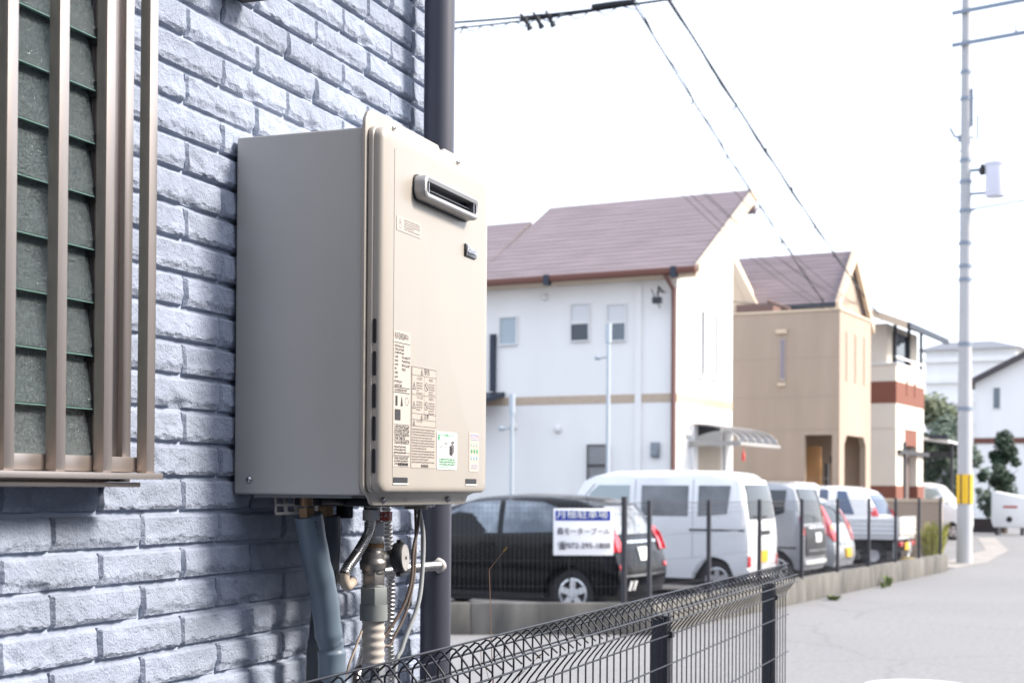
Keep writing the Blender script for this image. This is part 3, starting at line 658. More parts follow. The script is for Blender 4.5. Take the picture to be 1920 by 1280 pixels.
# steel hoses behind
tH = thing('condensate_hose', 'long corrugated steel hose hanging behind the cream gas pipe', 'hose', (.06, .58, 0))
corrugated([(.066,.545,1.580), (.062,.563,1.52), (.060,.580,1.44), (.060,.579,1.37), (.060,.575,1.32), (.060,.581,1.26), (.060,.58,1.05), (.060,.58,.6), (.060,.58,.03)], .0098, .0075, .15, 12).build('hose', M_inox, tH, smooth=70)
tH2 = thing('thin_hose', 'narrow corrugated steel hose beside the foot of the cream gas pipe', 'hose', (.05, .44, 0))
corrugated([(.030,.54,1.45), (.040,.525,1.37), (.050,.500,1.32), (.056,.468,1.285), (.058,.446,1.255), (.058,.43,1.15), (.058,.425,.9), (.058,.425,.4), (.058,.425,.03)], .0085, .0075, .15, 12).build('hose', M_inox, tH2, smooth=70)
tW = thing('overflow_hose', 'corrugated steel hose running level into the dark downpipe with white sealant', 'hose', (.06, .60, 1.45))
corrugated([(.088,.470,1.452), (.088,.53,1.452), (.087,.60,1.4525), (.082,.69,1.451), (.075,.762,1.4495)], .0098, .0052, .15, 14).build('hose', M_inox, tW, smooth=70)
m = MB(); rings_ = [(.0115, -.006), (.0140, .0), (.0140, .003), (.0120, .006), (.0098, .008)]
m.lathe(rings_, (.073,.7725,1.4495), (.25,-1,0), 18); sb = m
for i, v in enumerate(sb.v): sb.v[i] = v + Vector((0,0,1))*(.004*noise.noise(v*160)) + Vector((1,0,0))*(.003*noise.noise(v*130))
sb.build('sealant', new_mat('white_sealant', (.48,.46,.44), .5), tW, smooth=60)
# cables
def cable(name, label, P, r, mat):
    t = thing(name, label, 'cable', P[-1]); m = MB(); m.tube(bez(P, 10), r, 10); m.build('cable_jacket', mat, t, smooth=60)
cable('power_cable', 'grey cable hanging from the drain port to the ground', [(.138,.522,1.572), (.140,.545,1.52), (.139,.545,1.45), (.135,.535,1.39), (.120,.505,1.32), (.110,.49,1.24), (.10,.48,.8), (.10,.48,.02)], .0042, M_cable_g)
cable('signal_cable', 'brown cable slanting down behind the valve plug', [(.146,.518,1.572), (.150,.500,1.53), (.150,.482,1.49), (.150,.475,1.44), (.142,.460,1.395), (.120,.432,1.345), (.095,.40,1.30), (.085,.385,1.24), (.085,.38,.8), (.085,.38,.02)], .0030, M_cable_b)
cable('earth_wire', 'brown cable hanging straight past the valve plug', [(.132,.528,1.572), (.135,.525,1.52), (.135,.518,1.44), (.128,.500,1.38), (.115,.470,1.33), (.105,.44,1.27), (.10,.43,.8), (.10,.43,.02)], .0026, M_cable_b)
cable('thin_cable', 'thin tan cable slanting behind the foot of the cream gas pipe', [(.064,.485,1.38), (.062,.470,1.358), (.060,.440,1.32), (.060,.410,1.281), (.060,.385,1.2), (.06,.375,.6), (.06,.37,.02)], .0022, new_mat('tan_cable', (.30,.25,.20), .5))
# nest stain on the brick
# ------------------------------------------------------------------ near mesh fence
M_fence = new_mat('dark_brown_coated_wire', (.016,.017,.024), .40, spec=.4)
FXX, FZ = .28, 1.340
nf = thing('mesh_fence', 'dark welded wire fence with rolled top beside the brick wall', 'fence', (FXX, 1.2, .0))
FY0, FY1 = -.90, 3.36
prof = [(0, .74), (0, FZ-.098), (.006, FZ-.088), (.026, FZ-.064), (.030, FZ-.056), (.030, FZ-.036), (.026, FZ-.028), (.004, FZ-.002), (-.002, FZ-.001), (-.022, FZ-.018), (-.026, FZ-.026), (-.026, FZ-.046), (-.022, FZ-.054), (-.010, FZ-.064)]
wm = MB(); wm.tube([(a, 0, z) for a, z in prof], .0018, 7)
wme = wm.mesh('vertical_wire'); smooth_mesh(wme, 60); wme.materials.append(M_fence)
k = 0; y = FY0
while y < FY1:
    o = bpy.data.objects.new('vertical_wire', wme); COL.objects.link(o); o.parent = nf; o.location = (0, y-1.2, 0); y += .0502
for a, z in ((0, FZ-.1015), (.0335, FZ-.058), (.0335, FZ-.034), (.001, FZ+.0032), (-.0295, FZ-.024), (-.0295, FZ-.048), (.0038, FZ-.173), (.0038, FZ-.303), (.0038, FZ-.433), (.0038, FZ-.563)):
    m = MB(); m.tube([(FXX+a, FY0-.02, z), (FXX+a, FY1+.0, z)], .0020, 7); m.build('horizontal_wire', M_fence, nf, smooth=60)
M_post = new_mat('dark_post', (.022,.023,.030), .45)
for yp in (-.33, 1.745, 3.14):
    m = MB(); m.box(FXX-.044, FXX-.004, yp-.020, yp+.020, .2, FZ-.062)
    for q in (-.013, 0, .013): m.box(FXX-.004, FXX-.0025, yp+q-.003, yp+q+.003, .7, FZ-.064)
    p = m.build('post', M_post, nf, bevel=.002)
    m = MB(); m.box(FXX-.046, FXX-.002, yp-.022, yp+.022, FZ-.0618, FZ-.054); m.build('post_cap', M_post, p, bevel=.002)
    for zc in (FZ-.1015, FZ-.433):
        m = MB(); m.box(FXX-.004, FXX+.008, yp-.012, yp+.012, zc-.008, zc+.008); m.build('clip', M_post, p, bevel=.002)
M_block = new_mat('concrete_block', (.36,.36,.36), .9, var=.3, vscale=6, bump=.4, bscale=150)
bw = thing('block_wall', 'low grey concrete block wall under the wire fence', 'wall', (FXX-.03, 1.2, 0))
for r in range(3):
    x0 = -1.0 - (.2 if r % 2 else 0); 
    while x0 < 3.4:
        y0, y1 = max(x0, -1.0)+.004, min(x0+.4, 3.4)-.004
        if y1-y0 > .05:
            m = MB(); m.box(FXX-.08, FXX+.03, y0, y1, r*.2+.004, r*.2+.196); m.build('block', M_block, bw, bevel=.003)
        x0 += .4
# dry weed at the foot of the downpipe
M_twig = new_mat('dry_twig', (.25,.15,.10), .8); M_dleaf = new_mat('dry_leaf', (.42,.28,.10), .8)
wd_ = thing('dry_weed', 'thin dry weed growing beside the downpipe behind the wire fence', 'weed', (.12, .87, 0))
rw = random.Random(9); stem = MB(); lf = MB()
for k in range(9):
    b0 = Vector((.12+rw.uniform(-.03,.03), .87+rw.uniform(-.01,.05), 0)); tip = b0 + Vector((rw.uniform(-.02,.03), rw.uniform(-.02,.07), rw.uniform(1.0, 1.44)))
    mid = (b0+tip)/2 + Vector((rw.uniform(-.04,.04), rw.uniform(-.04,.04), 0)); pts = bez([b0, mid, tip], 8); stem.tube(pts, [.0022*(1-.7*i/len(pts)) for i in range(len(pts))], 5)
    for q in range(7):
        p = pts[rw.randrange(8, len(pts))]; d = Vector((rw.uniform(-1,1), rw.uniform(-1,1), rw.uniform(.1,1))).normalized()*rw.uniform(.02,.06)
        stem.tube([p, p+d], [.0010, .0005], 4)
        if rw.random() < .6:
            e = p+d; s_ = d.cross(Vector((rw.random(), rw.random(), rw.random()))).normalized()*.003; lf.add([e, e+d*.18+s_, e+d*.42, e+d*.18-s_], [(0,1,2,3)])
stem.build('stem', M_twig, wd_); lf.build('leaves', M_dleaf, wd_)
# ------------------------------------------------------------------ background helpers (street frame)
_cs = CAM - SO
def hv(px, py, v):
    d = ray(px, py); t = (v - _cs.dot(_sv))/d.dot(_sv); p = _cs + d*t; return p.dot(_su), CAM.z + d.z*t
def hu(px, py, u):
    d = ray(px, py); t = (u - _cs.dot(_su))/d.dot(_su); p = _cs + d*t; return p.dot(_sv), CAM.z + d.z*t
def sthing(name, label, cat, u, v, z=0, group=None, rot=0):
    p = st(u, v, z); return thing(name, label, cat, p, SROT+rot, group)
class SM(MB):
    """MB whose coordinates are street coordinates (u,v,z) of a thing placed with sthing"""
    def __init__(s, u, v, z=0): MB.__init__(s); s.T = Matrix.Translation((-u, -v, -z))
    def done(s, name, mat, parent, **k): return s.build(name, mat, parent, local=True, **k)
M_wwall = new_mat('white_render', (.79,.785,.775), .9, var=.05, vscale=1.4, bump=.25, bscale=60, aniso=(1,1,.3))
M_tan = new_mat('tan_siding', (.40,.32,.255), .88, var=.12, vscale=2.0, aniso=(1,1,.2), bump=.2, bscale=50)
M_cream_w = new_mat('cream_wall', (.66,.60,.52), .88, var=.05, vscale=1)
M_brown = new_mat('brown_band', (.20,.075,.05), .8, var=.1, vscale=2)
M_beltt = new_mat('beige_tile_band', (.50,.40,.31), .85, var=.12, vscale=12)
M_roof = new_mat('purple_brown_slate', (.215,.175,.19), .8, var=.30, vscale=3.2, alt=(.165,.135,.145), aniso=(.35,2,2))
M_gut = new_mat('brown_gutter', (.135,.05,.035), .5); M_barge = new_mat('cream_bargeboard', (.60,.49,.37), .7)
M_navy = new_mat('dark_bracket', (.02,.03,.05), .5)
M_fr = new_mat('white_window_frame', (.70,.70,.70), .5); M_pane = new_mat('window_glass', (.10,.13,.16), .06, spec=.8)
M_paneb = new_mat('bright_blind_glass', (.62,.63,.65), .25); M_paned = new_mat('dark_glass', (.015,.025,.045), .06, spec=.8)
M_conc = new_mat('stained_concrete', (.165,.157,.143), .92, var=.5, vscale=2.2, bump=.5, bscale=40, bdist=.006, alt=(.075,.073,.068), detail=10, aniso=(1.6,1.6,.5))
M_dkm = new_mat('dark_metal', (.03,.032,.038), .5); M_galv = new_mat('galvanised_pole', (.42,.47,.52), .45, metal=.4)
def roof_rows(mb, A, B, C, D, n, step=.011, thick=.12):
    """courses of slate from eave A-B to ridge D-C, each proud of the one above"""
    A, B, C, D = map(Vector, (A, B, C, D)); nn = (B-A).cross(D-A).normalized(); nn = nn if nn.z > 0 else -nn
    for i in range(n):
        a, b_ = i/n, (i+1)/n + .15/n
        b_ = min(b_, 1)
        p = [A.lerp(D, a), B.lerp(C, a), B.lerp(C, b_), A.lerp(D, b_)]
        mb.hexa([q - nn*thick for q in p] + [p[0]+nn*step, p[1]+nn*step, p[2]+nn*.004, p[3]+nn*.004])
def win_v(th, U, V, u0, u1, z0, z1, v, mat=None, split=None, mat2=None, fr=.028, depth=.05, frm=None):
    """window on a wall facing -v"""
    m = SM(U, V); frm = frm or M_fr
    m.box(u0-fr, u0, v-depth, v+.02, z0-fr, z1+fr); m.box(u1, u1+fr, v-depth, v+.02, z0-fr, z1+fr); m.box(u0, u1, v-depth, v+.02, z1, z1+fr); m.box(u0, u1, v-depth*1.4, v+.02, z0-fr, z0)
    if split: m.box(u0, u1, v-depth*.8, v+.02, split-.025, split+.025)
    w_ = m.done('window', frm, th)
    p = SM(U, V); p.box(u0, u1, v-.012, v+.01, z0, split-.025 if split else z1); p.done('pane', mat or M_pane, w_)
    if split: p = SM(U, V); p.box(u0, u1, v-.016, v+.01, split+.025, z1); p.done('pane', mat2 or mat or M_pane, w_)
    return w_
def win_u(th, U, V, v0, v1, z0, z1, u, mat=None, fr=.05, frm=None):
    m = SM(U, V); frm = frm or M_fr
    m.box(u-.02, u+.05, v0-fr, v0, z0-fr, z1+fr); m.box(u-.02, u+.05, v1, v1+fr, z0-fr, z1+fr); m.box(u-.02, u+.05, v0, v1, z1, z1+fr); m.box(u-.02, u+.07, v0, v1, z0-fr, z0)
    w_ = m.done('window', frm, th); p = SM(U, V); p.box(u-.01, u+.012, v0, v1, z0, z1); p.done('pane', mat or M_pane, w_); return w_

# ------------------------------------------------------------------ white house
U1, V1 = -5.24, 13.85
h1 = sthing('white_house', 'white two-storey house with purple-brown pitched roof behind the black hatchback', 'house', U1, V1)
m = SM(U1, V1)
pent = [(V1, 0), (17.3, 0), (17.3, 8.05), (V1, 6.02)]
m.prism([(a, b_) for a, b_ in pent], 0, -13.5, U1)
m.done('wall', M_wwall, h1)
m = SM(U1, V1); roof_rows(m, (-9.9,13.38,6.13), (-4.66,13.38,6.13), (-4.66,17.0,8.36), (-9.75,17.0,8.36), 19)
roof_rows(m, (-9.75,17.42,7.95), (-4.70,17.42,7.95), (-4.70,17.0,8.36), (-9.75,17.0,8.36), 2)
roof_rows(m, (-14,13.38,6.13), (-9.9,13.38,6.13), (-9.9,16.3,7.93), (-14,16.3,7.93), 15)
rf = m.done('roof', M_roof, h1)
m = SM(U1, V1); m.prism([(13.36,6.02), (13.36,6.18), (17.0,8.42), (17.10,8.40), (17.14,8.12), (17.0,8.10)], 0, -4.655, -4.56); m.done('bargeboard', M_barge, rf)
m = SM(U1, V1); m.prism([(13.45,5.97), (17.0,8.10), (17.0,8.18), (13.45,6.04)], 0, U1+.005, -4.66); m.done('soffit', M_barge, rf)
m = SM(U1, V1); m.box(-9.85, -4.62, 13.24, 13.37, 6.00, 6.14); gt = m.done('gutter', M_gut, h1, bevel=.03)
m = SM(U1, V1); m.box(-14, -9.86, 13.24, 13.37, 6.00, 6.14); m.done('gutter', M_gut, h1, bevel=.03)
m = SM(U1, V1); m.box(-14, -4.75, 13.375, 13.84, 5.98, 6.02); m.done('soffit', M_barge, h1)
for px in (1024, 1262):
    u, z = hv(px, 515, 13.24); m = SM(U1, V1); m.box(u-.06, u+.06, 13.215, 13.375, 5.93, 6.15); m.done('gutter_bracket', M_navy, gt)
m = SM(U1, V1); m.tube([(U1-.04, 13.30, 5.98), (U1-.04, 13.75, 5.75), (U1-.04, 13.77, 5.4), (U1-.04, 13.77, .2)], .05, 10); m.done('downpipe', new_mat('red_brown_pipe', (.17,.085,.07), .5), h1)
m = SM(U1, V1); m.box(-13.5, U1+.012, V1-.012, V1+.1, 3.42, 3.60); m.box(U1-.1, U1+.0125, V1+.1, 17.3, 3.42, 3.60); m.done('belt_band', M_beltt, h1)
m = SM(U1, V1); m.box(-6.16, -6.02, V1-.05, V1-.001, .3, 5.9); m.done('pipe_cover', M_wwall, h1)
win_v(h1, U1, V1, -7.66, -7.25, 4.78, 5.55, V1, M_paned, 5.16, M_paneb)
win_v(h1, U1, V1, -6.80, -6.40, 4.75, 5.50, V1, M_pane, 5.13, M_paneb)
win_v(h1, U1, V1, -9.40, -9.00, 4.77, 5.35, V1, new_mat('pale_blue_glass', (.36,.42,.47), .12))
w_ = win_v(h1, U1, V1, -7.24, -6.80, 1.5, 2.52, V1, M_paneb, 2.1, M_paneb, frm=new_mat('bronze_window', (.14,.12,.11), .5))
for k in range(7):
    m = SM(U1, V1); u = -7.22+k*.068; m.box(u, u+.018, V1-.12, V1-.10, 1.45, 2.54); m.done('window_bar', M_dkm, w_)
for u, z in ((-8.31, 5.76), (-7.97, 2.88), (-9.05, 2.95)):
    m = SM(U1, V1); m.lathe([(.085, 0), (.085, .05), (.05, .085)], (u, V1, z), (0,-1,0), 16); m.done('vent_cap', M_fr, h1, smooth=50)
m = SM(U1, V1); m.box(-5.78, -5.60, V1-.10, V1, 2.26, 2.58); m.lathe([(.075, 0), (.07, .05)], (-5.69, V1-.10, 2.34), (0,-1,0), 14); m.done('electricity_meter', new_mat('meter_grey', (.20,.23,.26), .4), h1, bevel=.01)
m = SM(U1, V1); m.tube([(-5.55,V1,5.72), (-5.55,V1-.25,5.80), (-5.55,V1-.3,5.6)], .02, 6); m.box(-5.66,-5.48,V1-.34,V1-.22,5.45,5.58); m.tube([(-5.7,V1-.28,5.75), (-5.5,V1-.28,5.35)], .012, 6); m.done('service_bracket', M_dkm, h1)
win_u(h1, U1, V1, 15.20, 15.36, 4.06, 5.45, U1, M_paned); win_u(h1, U1, V1, 16.03, 16.18, 4.06, 5.45, U1, new_mat('grey_slot_glass', (.30,.34,.36), .2))
m = SM(U1, V1); m.box(U1-.02, U1+.03, 14.9, 16.5, .1, 2.55); sh = m.done('garage_door', new_mat('beige_shutter', (.42,.36,.29), .6), h1)
for k in range(22):
    m = SM(U1, V1); m.box(U1+.03, U1+.042, 14.92, 16.48, .15+k*.105, .235+k*.105); m.done('shutter_slat', sh.data.materials[0], sh)
m = SM(U1, V1); m.box(U1-.02, U1+.035, 14.95, 16.45, 2.60, 3.02); m.done('transom_glass', M_paned, h1)
m = SM(U1, V1); m.box(U1+.0, U1+.10, 14.62, 14.86, .1, 3.0); m.done('door_pilaster', M_fr, h1); m = SM(U1, V1); m.box(U1+.0, U1+.06, 16.72, 17.2, .1, 3.02); m.done('door_pilaster', M_fr, h1)
m = SM(U1, V1); m.lathe([(.08, 0), (.09, .04), (.05, .09)], (U1, 14.45, 2.78), (1,0,0), 12); m.done('porch_lamp', M_fr, h1, smooth=50)
# lean-to at the left edge
m = SM(U1, V1); m.box(-13.5, -9.30, 12.75, 13.0, 3.28, 3.44); lt_ = m.done('leanto_gutter', M_gut, h1, bevel=.03)
m = SM(U1, V1); m.hexa([(-13.5,12.8,3.40), (-9.28,12.8,3.40), (-9.28,V1,3.62), (-13.5,V1,3.62), (-13.5,12.8,3.50), (-9.28,12.8,3.50), (-9.28,V1,3.72), (-13.5,V1,3.72)]); m.done('leanto_roof', M_navy, h1)
m = SM(U1, V1); m.box(-9.62, -9.5, V1-.1, V1-.002, 3.74, 5.0); m.done('wall_pipe', M_navy, h1)

# curved clear canopy between the houses
cu0, cv0 = U1+.05, 14.55
cn = sthing('door_canopy', 'curved smoked-plastic door canopy with pale frame on the white house', 'canopy', cu0, cv0, 2.2)
M_cfr = new_mat('pale_canopy_frame', (.30,.29,.28), .5); M_smoke = new_mat('smoked_sheet', (.05,.05,.055), .35, trans=.1, spec=.25)
arc = [(U1+.06+1.05*math.sin(t), 2.58+.40*math.cos(t)) for t in [PI/2*i/10 for i in range(11)]]
for k in range(5):
    v0 = 14.62+k*.52; m = SM(cu0, cv0, 2.2)
    for a, b_ in zip(arc, arc[1:]): m.hexa([(a[0],v0+.03,a[1]), (b_[0],v0+.03,b_[1]), (b_[0],v0+.49,b_[1]), (a[0],v0+.49,a[1]), (a[0],v0+.03,a[1]+.012), (b_[0],v0+.03,b_[1]+.012), (b_[0],v0+.49,b_[1]+.012), (a[0],v0+.49,a[1]+.012)])
    m.done('sheet', M_smoke, cn)
for k in range(6):
    v0 = 14.60+k*.52; m = SM(cu0, cv0, 2.2); m.tube([(a, v0+.01, b_+.006) for a, b_ in arc], .022, 6); m.done('rib', M_cfr, cn)
m = SM(cu0, cv0, 2.2); m.box(U1+1.05, U1+1.16, 14.55, 17.25, 2.53, 2.60); m.box(U1, U1+1.10, 14.56, 14.64, 2.52, 2.62); m.done('edge_rail', M_cfr, cn)
m = SM(cu0, cv0, 2.2); m.tube([(U1+1.1, 14.9, 2.55), (U1+1.1, 14.9, 2.40)], .008, 5); m.lathe([(.015, 0), (.04, -.10), (.03, -.22)], (U1+1.1, 14.9, 2.42), (0,0,1), 8); m.done('red_bag', new_mat('red_cloth', (.62,.10,.08), .7), cn)

# ------------------------------------------------------------------ tan house
U2, V2 = -4.14, 22.35
h2 = sthing('tan_house', 'tan box-fronted house with a purple-brown gable roof next to the white house', 'house', U2, V2)
TW, VE = -10.6, 25.48
m = SM(U2, V2); T = .16
m.box(TW, -5.05, V2, V2+T, 0, 6.20); m.box(-4.33, U2, V2, V2+T, 0, 6.20); m.box(-5.05, -4.33, V2, V2+T, 3.02, 6.20)     # face towards the lot, doorway
m.box(U2-T, U2, V2+T, 22.82, 0, 6.20); m.box(U2-T, U2, 24.98, VE, 0, 6.20); m.box(U2-T, U2, 22.82, 24.98, 3.03, 6.20)  # face towards the street, porch opening
m.hexa([(U2-T,22.82,2.78), (U2,22.82,2.78), (U2,23.05,3.03), (U2-T,23.05,3.03), (U2-T,22.815,3.031), (U2,22.815,3.031), (U2,23.04,3.031), (U2-T,23.04,3.031)])
m.hexa([(U2-T,24.75,3.03), (U2,24.75,3.03), (U2,24.985,2.78), (U2-T,24.985,2.78), (U2-T,24.76,3.031), (U2,24.76,3.031), (U2,24.985,3.031), (U2-T,24.985,3.031)])
m.box(TW, U2-T, VE-T, VE, 0, 6.20); m.box(TW, U2-T, V2+T, VE-T, 3.4, 3.5); m.box(-6.1, -6.0, V2+T, VE-T, 0, 3.4)
m.done('wall', M_tan, h2)
m = SM(U2, V2); m.box(TW-.05, U2+.03, V2-.03, VE+.03, 6.203, 6.26); m.done('parapet_cap', M_barge, h2)
# wood slats in the doorway
for k in range(9):
    m = SM(U2, V2); u = -5.34+k*.060; m.box(u, u+.042, V2+.7, V2+.75, .1, 2.75); m.done('wood_slat', new_mat('orange_wood', (.55,.30,.12), .6, var=.2, vscale=4, aniso=(1,1,.1)) if k == 0 else bpy.data.materials['orange_wood'], h2)
m = SM(U2, V2); m.box(-4.75, -4.66, V2+.8, V2+.9, .1, 2.3); m.box(-4.58, -4.30, V2+.7, V2+.78, 2.3, 2.5); m.done('porch_post', M_dkm, h2)
u, z = hv(1465, 660, V2)
m = SM(U2, V2); m.box(-5.72, -5.56, V2-.03, V2+.02, 4.42, 5.55); sl1 = m.done('slot_window', new_mat('slot_frame', (.36,.31,.28), .5), h2)
m = SM(U2, V2); m.box(-5.69, -5.59, V2-.036, V2-.028, 4.5, 5.5); m.done('pane', new_mat('slot_glass', (.22,.20,.24), .2), sl1)
m = SM(U2, V2); m.box(-5.80, -5.52, V2-.10, V2, 5.66, 5.76); m.done('slot_trim', M_barge, h2); m = SM(U2, V2); m.box(-5.76, -5.55, V2-.06, V2, 4.30, 4.38); m.done('slot_trim', M_barge, h2)
for a in (22.93, 23.80, 24.70):
    m = SM(U2, V2); m.box(U2-.02, U2+.025, a, a+.2, 4.45, 5.73); s2_ = m.done('slot_window', M_beltt, h2)
    m = SM(U2, V2); m.box(U2+.02, U2+.031, a+.04, a+.16, 4.5, 5.68); m.done('pane', new_mat('dark_tan_slot', (.33,.26,.20), .4) if a < 23 else bpy.data.materials['dark_tan_slot'], s2_)  # slot panes a darker tan than the wall
for z in (1.9, 3.15, 4.0, 5.0):
    m = SM(U2, V2); m.box(TW, U2+.004, V2-.004, V2+.004, z, z+.012); m.done('siding_joint', new_mat('joint', (.30,.25,.21), .9) if z < 2 else bpy.data.materials['joint'], h2)
# gable roof behind the parapet
g0, g1, gv = -4.50, -7.9, 25.0
RZ, EZ = 8.12, 6.52
m = SM(U2, V2); roof_rows(m, (g1,23.35,EZ), (g0-.02,23.35,EZ), (g0-.02,gv,RZ), (g1,gv,RZ), 13); roof_rows(m, (g1,26.9,EZ-.25), (g0-.02,26.9,EZ-.25), (g0-.02,gv,RZ), (g1,gv,RZ), 13)
r2 = m.done('roof', M_roof, h2)
m = SM(U2, V2); m.prism([(23.6,5.2), (26.7,5.2), (26.7,6.3), (gv,RZ-.2), (23.6,6.6)], 0, g1, g0-.10); m.done('gable_wall', M_tan, h2)
m = SM(U2, V2); m.prism([(23.25,EZ-.22), (23.25,EZ+.02), (gv,RZ+.1), (gv,RZ-.28)], 0, g0-.015, g0+.10); m.prism([(gv+.002,RZ+.1), (26.95,EZ-.24), (26.95,EZ-.50), (gv+.002,RZ-.28)], 0, g0-.015, g0+.099); m.done('bargeboard', M_barge, r2)
m = SM(U2, V2); m.box(g1, g0, 23.22, 23.34, EZ-.12, EZ); m.done('gutter', M_navy, r2)
m = SM(U2, V2); m.prism([(-7.45,8.0), (-7.25,8.0), (-6.35,6.30), (-6.60,6.30)], 1, 22.7, 22.82); m.prism([(-8.4,6.3), (-7.45,8.0), (-6.6,6.3)], 1, 22.75, 23.9); m.done('side_gable', M_barge, h2)
m = SM(U2, V2); m.box(-6.95, -5.95, 22.45, 23.2, 6.26, 6.48); m.tube([(-6.1,22.5,6.55), (-5.5,22.5,6.30)], .05, 6); m.done('roof_terrace', new_mat('terrace_brown', (.16,.10,.09), .7), h2)

# ------------------------------------------------------------------ balcony house
U3, V3 = -4.52, 30.0
h3 = sthing('balcony_house', 'cream house with a red-brown balcony band next to the tan house', 'house', U3, V3)
m = SM(U3, V3); m.box(-9.5, U3-.35, V3+.3, 34.4, 0, 6.7); m.done('wall', M_cream_w, h3)
m = SM(U3, V3); m.box(-6.6, U3, V3, 33.8, 3.50, 4.25); m.box(-6.6, U3, V3, 33.8, 4.91, 5.42); bl = m.done('balcony', M_cream_w, h3)
m = SM(U3, V3); m.box(-6.6, U3+.01, V3-.01, 33.81, 4.25, 4.91); m.done('balcony_band', M_brown, bl)
for v_ in (31.3, 32.4):
    m = SM(U3, V3); m.box(U3+.01, U3+.03, v_, v_+.18, 4.55, 5.0); m.done('balcony_scupper', M_brown, bl)
m = SM(U3, V3); m.box(-6.6, U3+.05, V3-.05, 33.85, 5.42, 5.47); m.box(U3-.02, U3+.02, V3, 33.8, 5.62, 5.68); m.done('balcony_rail', M_fr, bl)
for v_ in (V3+.1, 31.9, 33.6):
    m = SM(U3, V3); m.box(U3-.10, U3-.02, v_, v_+.09, 5.47, 6.72); m.done('balcony_post', M_dkm, bl)
m = SM(U3, V3); m.box(U3-.36, U3-.30, 31.0, 32.8, 5.2, 6.5); m.done('balcony_door', M_paned, h3)
m = SM(U3, V3); roof_rows(m, (U3+.45,V3-.6,6.62), (U3+.45,35.0,6.62), (-7.5,35.0,8.0), (-7.5,V3-.6,8.0), 12); r3 = m.done('roof', new_mat('blue_grey_tile', (.13,.15,.19), .5, var=.3, vscale=3), h3)
m = SM(U3, V3); m.box(U3+.45, U3+.56, V3-.6, 35.0, 6.44, 6.60); m.done('gutter', M_navy, r3)
m = SM(U3, V3); m.prism([(U3+.46,6.40), (U3+.46,6.62), (-7.5,8.0), (-7.5,7.75)], 1, V3-.66, V3-.60); m.done('bargeboard', M_barge, r3)
m = SM(U3, V3); m.box(-9.5, U3, V3+.02, V3+.3, 0, 3.5); m.box(U3-.3, U3-.01, V3+.3, 31.2, 0, 3.5); m.done('ground_floor_wall', M_cream_w, h3)
m = SM(U3, V3); m.box(-9.5, U3+.012, V3+.008, V3+.25, 0, 1.75); m.box(U3-.29, U3+.012, V3+.25, 31.2, 0, 1.75); m.box(U3-.29, U3+.012, 32.9, 33.8, 0, 1.75); m.done('brick_plinth', M_brown, h3)
m = SM(U3, V3); m.box(U3-.30, U3-.02, 32.9, 33.8, 1.75, 3.5); m.done('pier', M_cream_w, h3)
m = SM(U3, V3); m.box(U3-.34, U3-.25, 31.2, 32.9, .1, 3.0); dsh = m.done('roller_shutter', new_mat('brown_shutter', (.17,.13,.12), .6), h3)
for k in range(26):
    m = SM(U3, V3); m.box(U3-.25, U3-.235, 31.25, 32.85, .15+k*.11, .24+k*.11); m.done('shutter_slat', dsh.data.materials[0], dsh)
m = SM(U3, V3); m.box(U3-.30, U3-.02, 31.2, 32.9, 3.0, 3.5); m.done('lintel', M_brown, h3)
m = SM(U3, V3); m.box(U3-.05, U3+.06, 31.0, 31.12, .1, 3.1); m.box(U3-.04, U3+.10, 30.2, 34.2, 2.72, 2.84); m.done('canopy_frame', M_dkm, h3)
# carport beyond
cp_ = sthing('carport', 'carport with pale sheet roof and blue edge beyond the balcony house', 'carport', -4.3, 37.0)
m = SM(-4.3, 37.0); m.hexa([(-6.6,34.6,3.55), (-3.9,34.6,3.20), (-4.3,40.0,3.20), (-6.6,40.0,3.55), (-6.6,34.6,3.62), (-3.9,34.6,3.27), (-4.3,40.0,3.27), (-6.6,40.0,3.62)]); m.done('sheet_roof', M_fr, cp_)
m = SM(-4.3, 37.0); m.box(-4.5, -3.9, 34.50, 34.60, 3.30, 3.44); m.done('fascia', M_navy, cp_)
m = SM(-4.3, 37.0); m.box(-6.5, -4.2, 36.5, 36.6, 2.75, 2.95); m.done('beam', M_dkm, cp_)
for a_, b_ in ((-6.4, 34.7), (-4.45, 39.5), (-6.4, 39.5), (-4.2, 36.4)):
    m = SM(-4.3, 37.0); m.box(a_, a_+.09, b_, b_+.09, 0, 3.22); m.done('post', M_dkm, cp_)
m = SM(-4.3, 37.0); m.box(-10.0, -5.3, 42.0, 42.2, 0, 2.6); m.done('back_wall', new_mat('grey_purple_wall', (.27,.25,.27), .85), cp_)
m = SM(-4.3, 37.0); m.box(-10.0, -5.2, 41.9, 42.25, 2.6, 2.75); m.done('wall_cap', M_fr, cp_)
# tan garden wall at the end of the lot
tw = sthing('garden_wall', 'beige garden wall with vertical joints behind the utility pole', 'wall', -2.2, 19.6)
for k in range(10):
    m = SM(-2.2, 19.6); u = -6.0+k*.5; m.box(u, u+.49, 19.55, 19.70, 0, 1.35+.0*k); m.done('wall_panel', M_tan, tw)
m = SM(-2.2, 19.6); m.box(-6.05, -.95, 19.52, 19.73, 1.35, 1.42); m.done('coping', M_barge, tw)

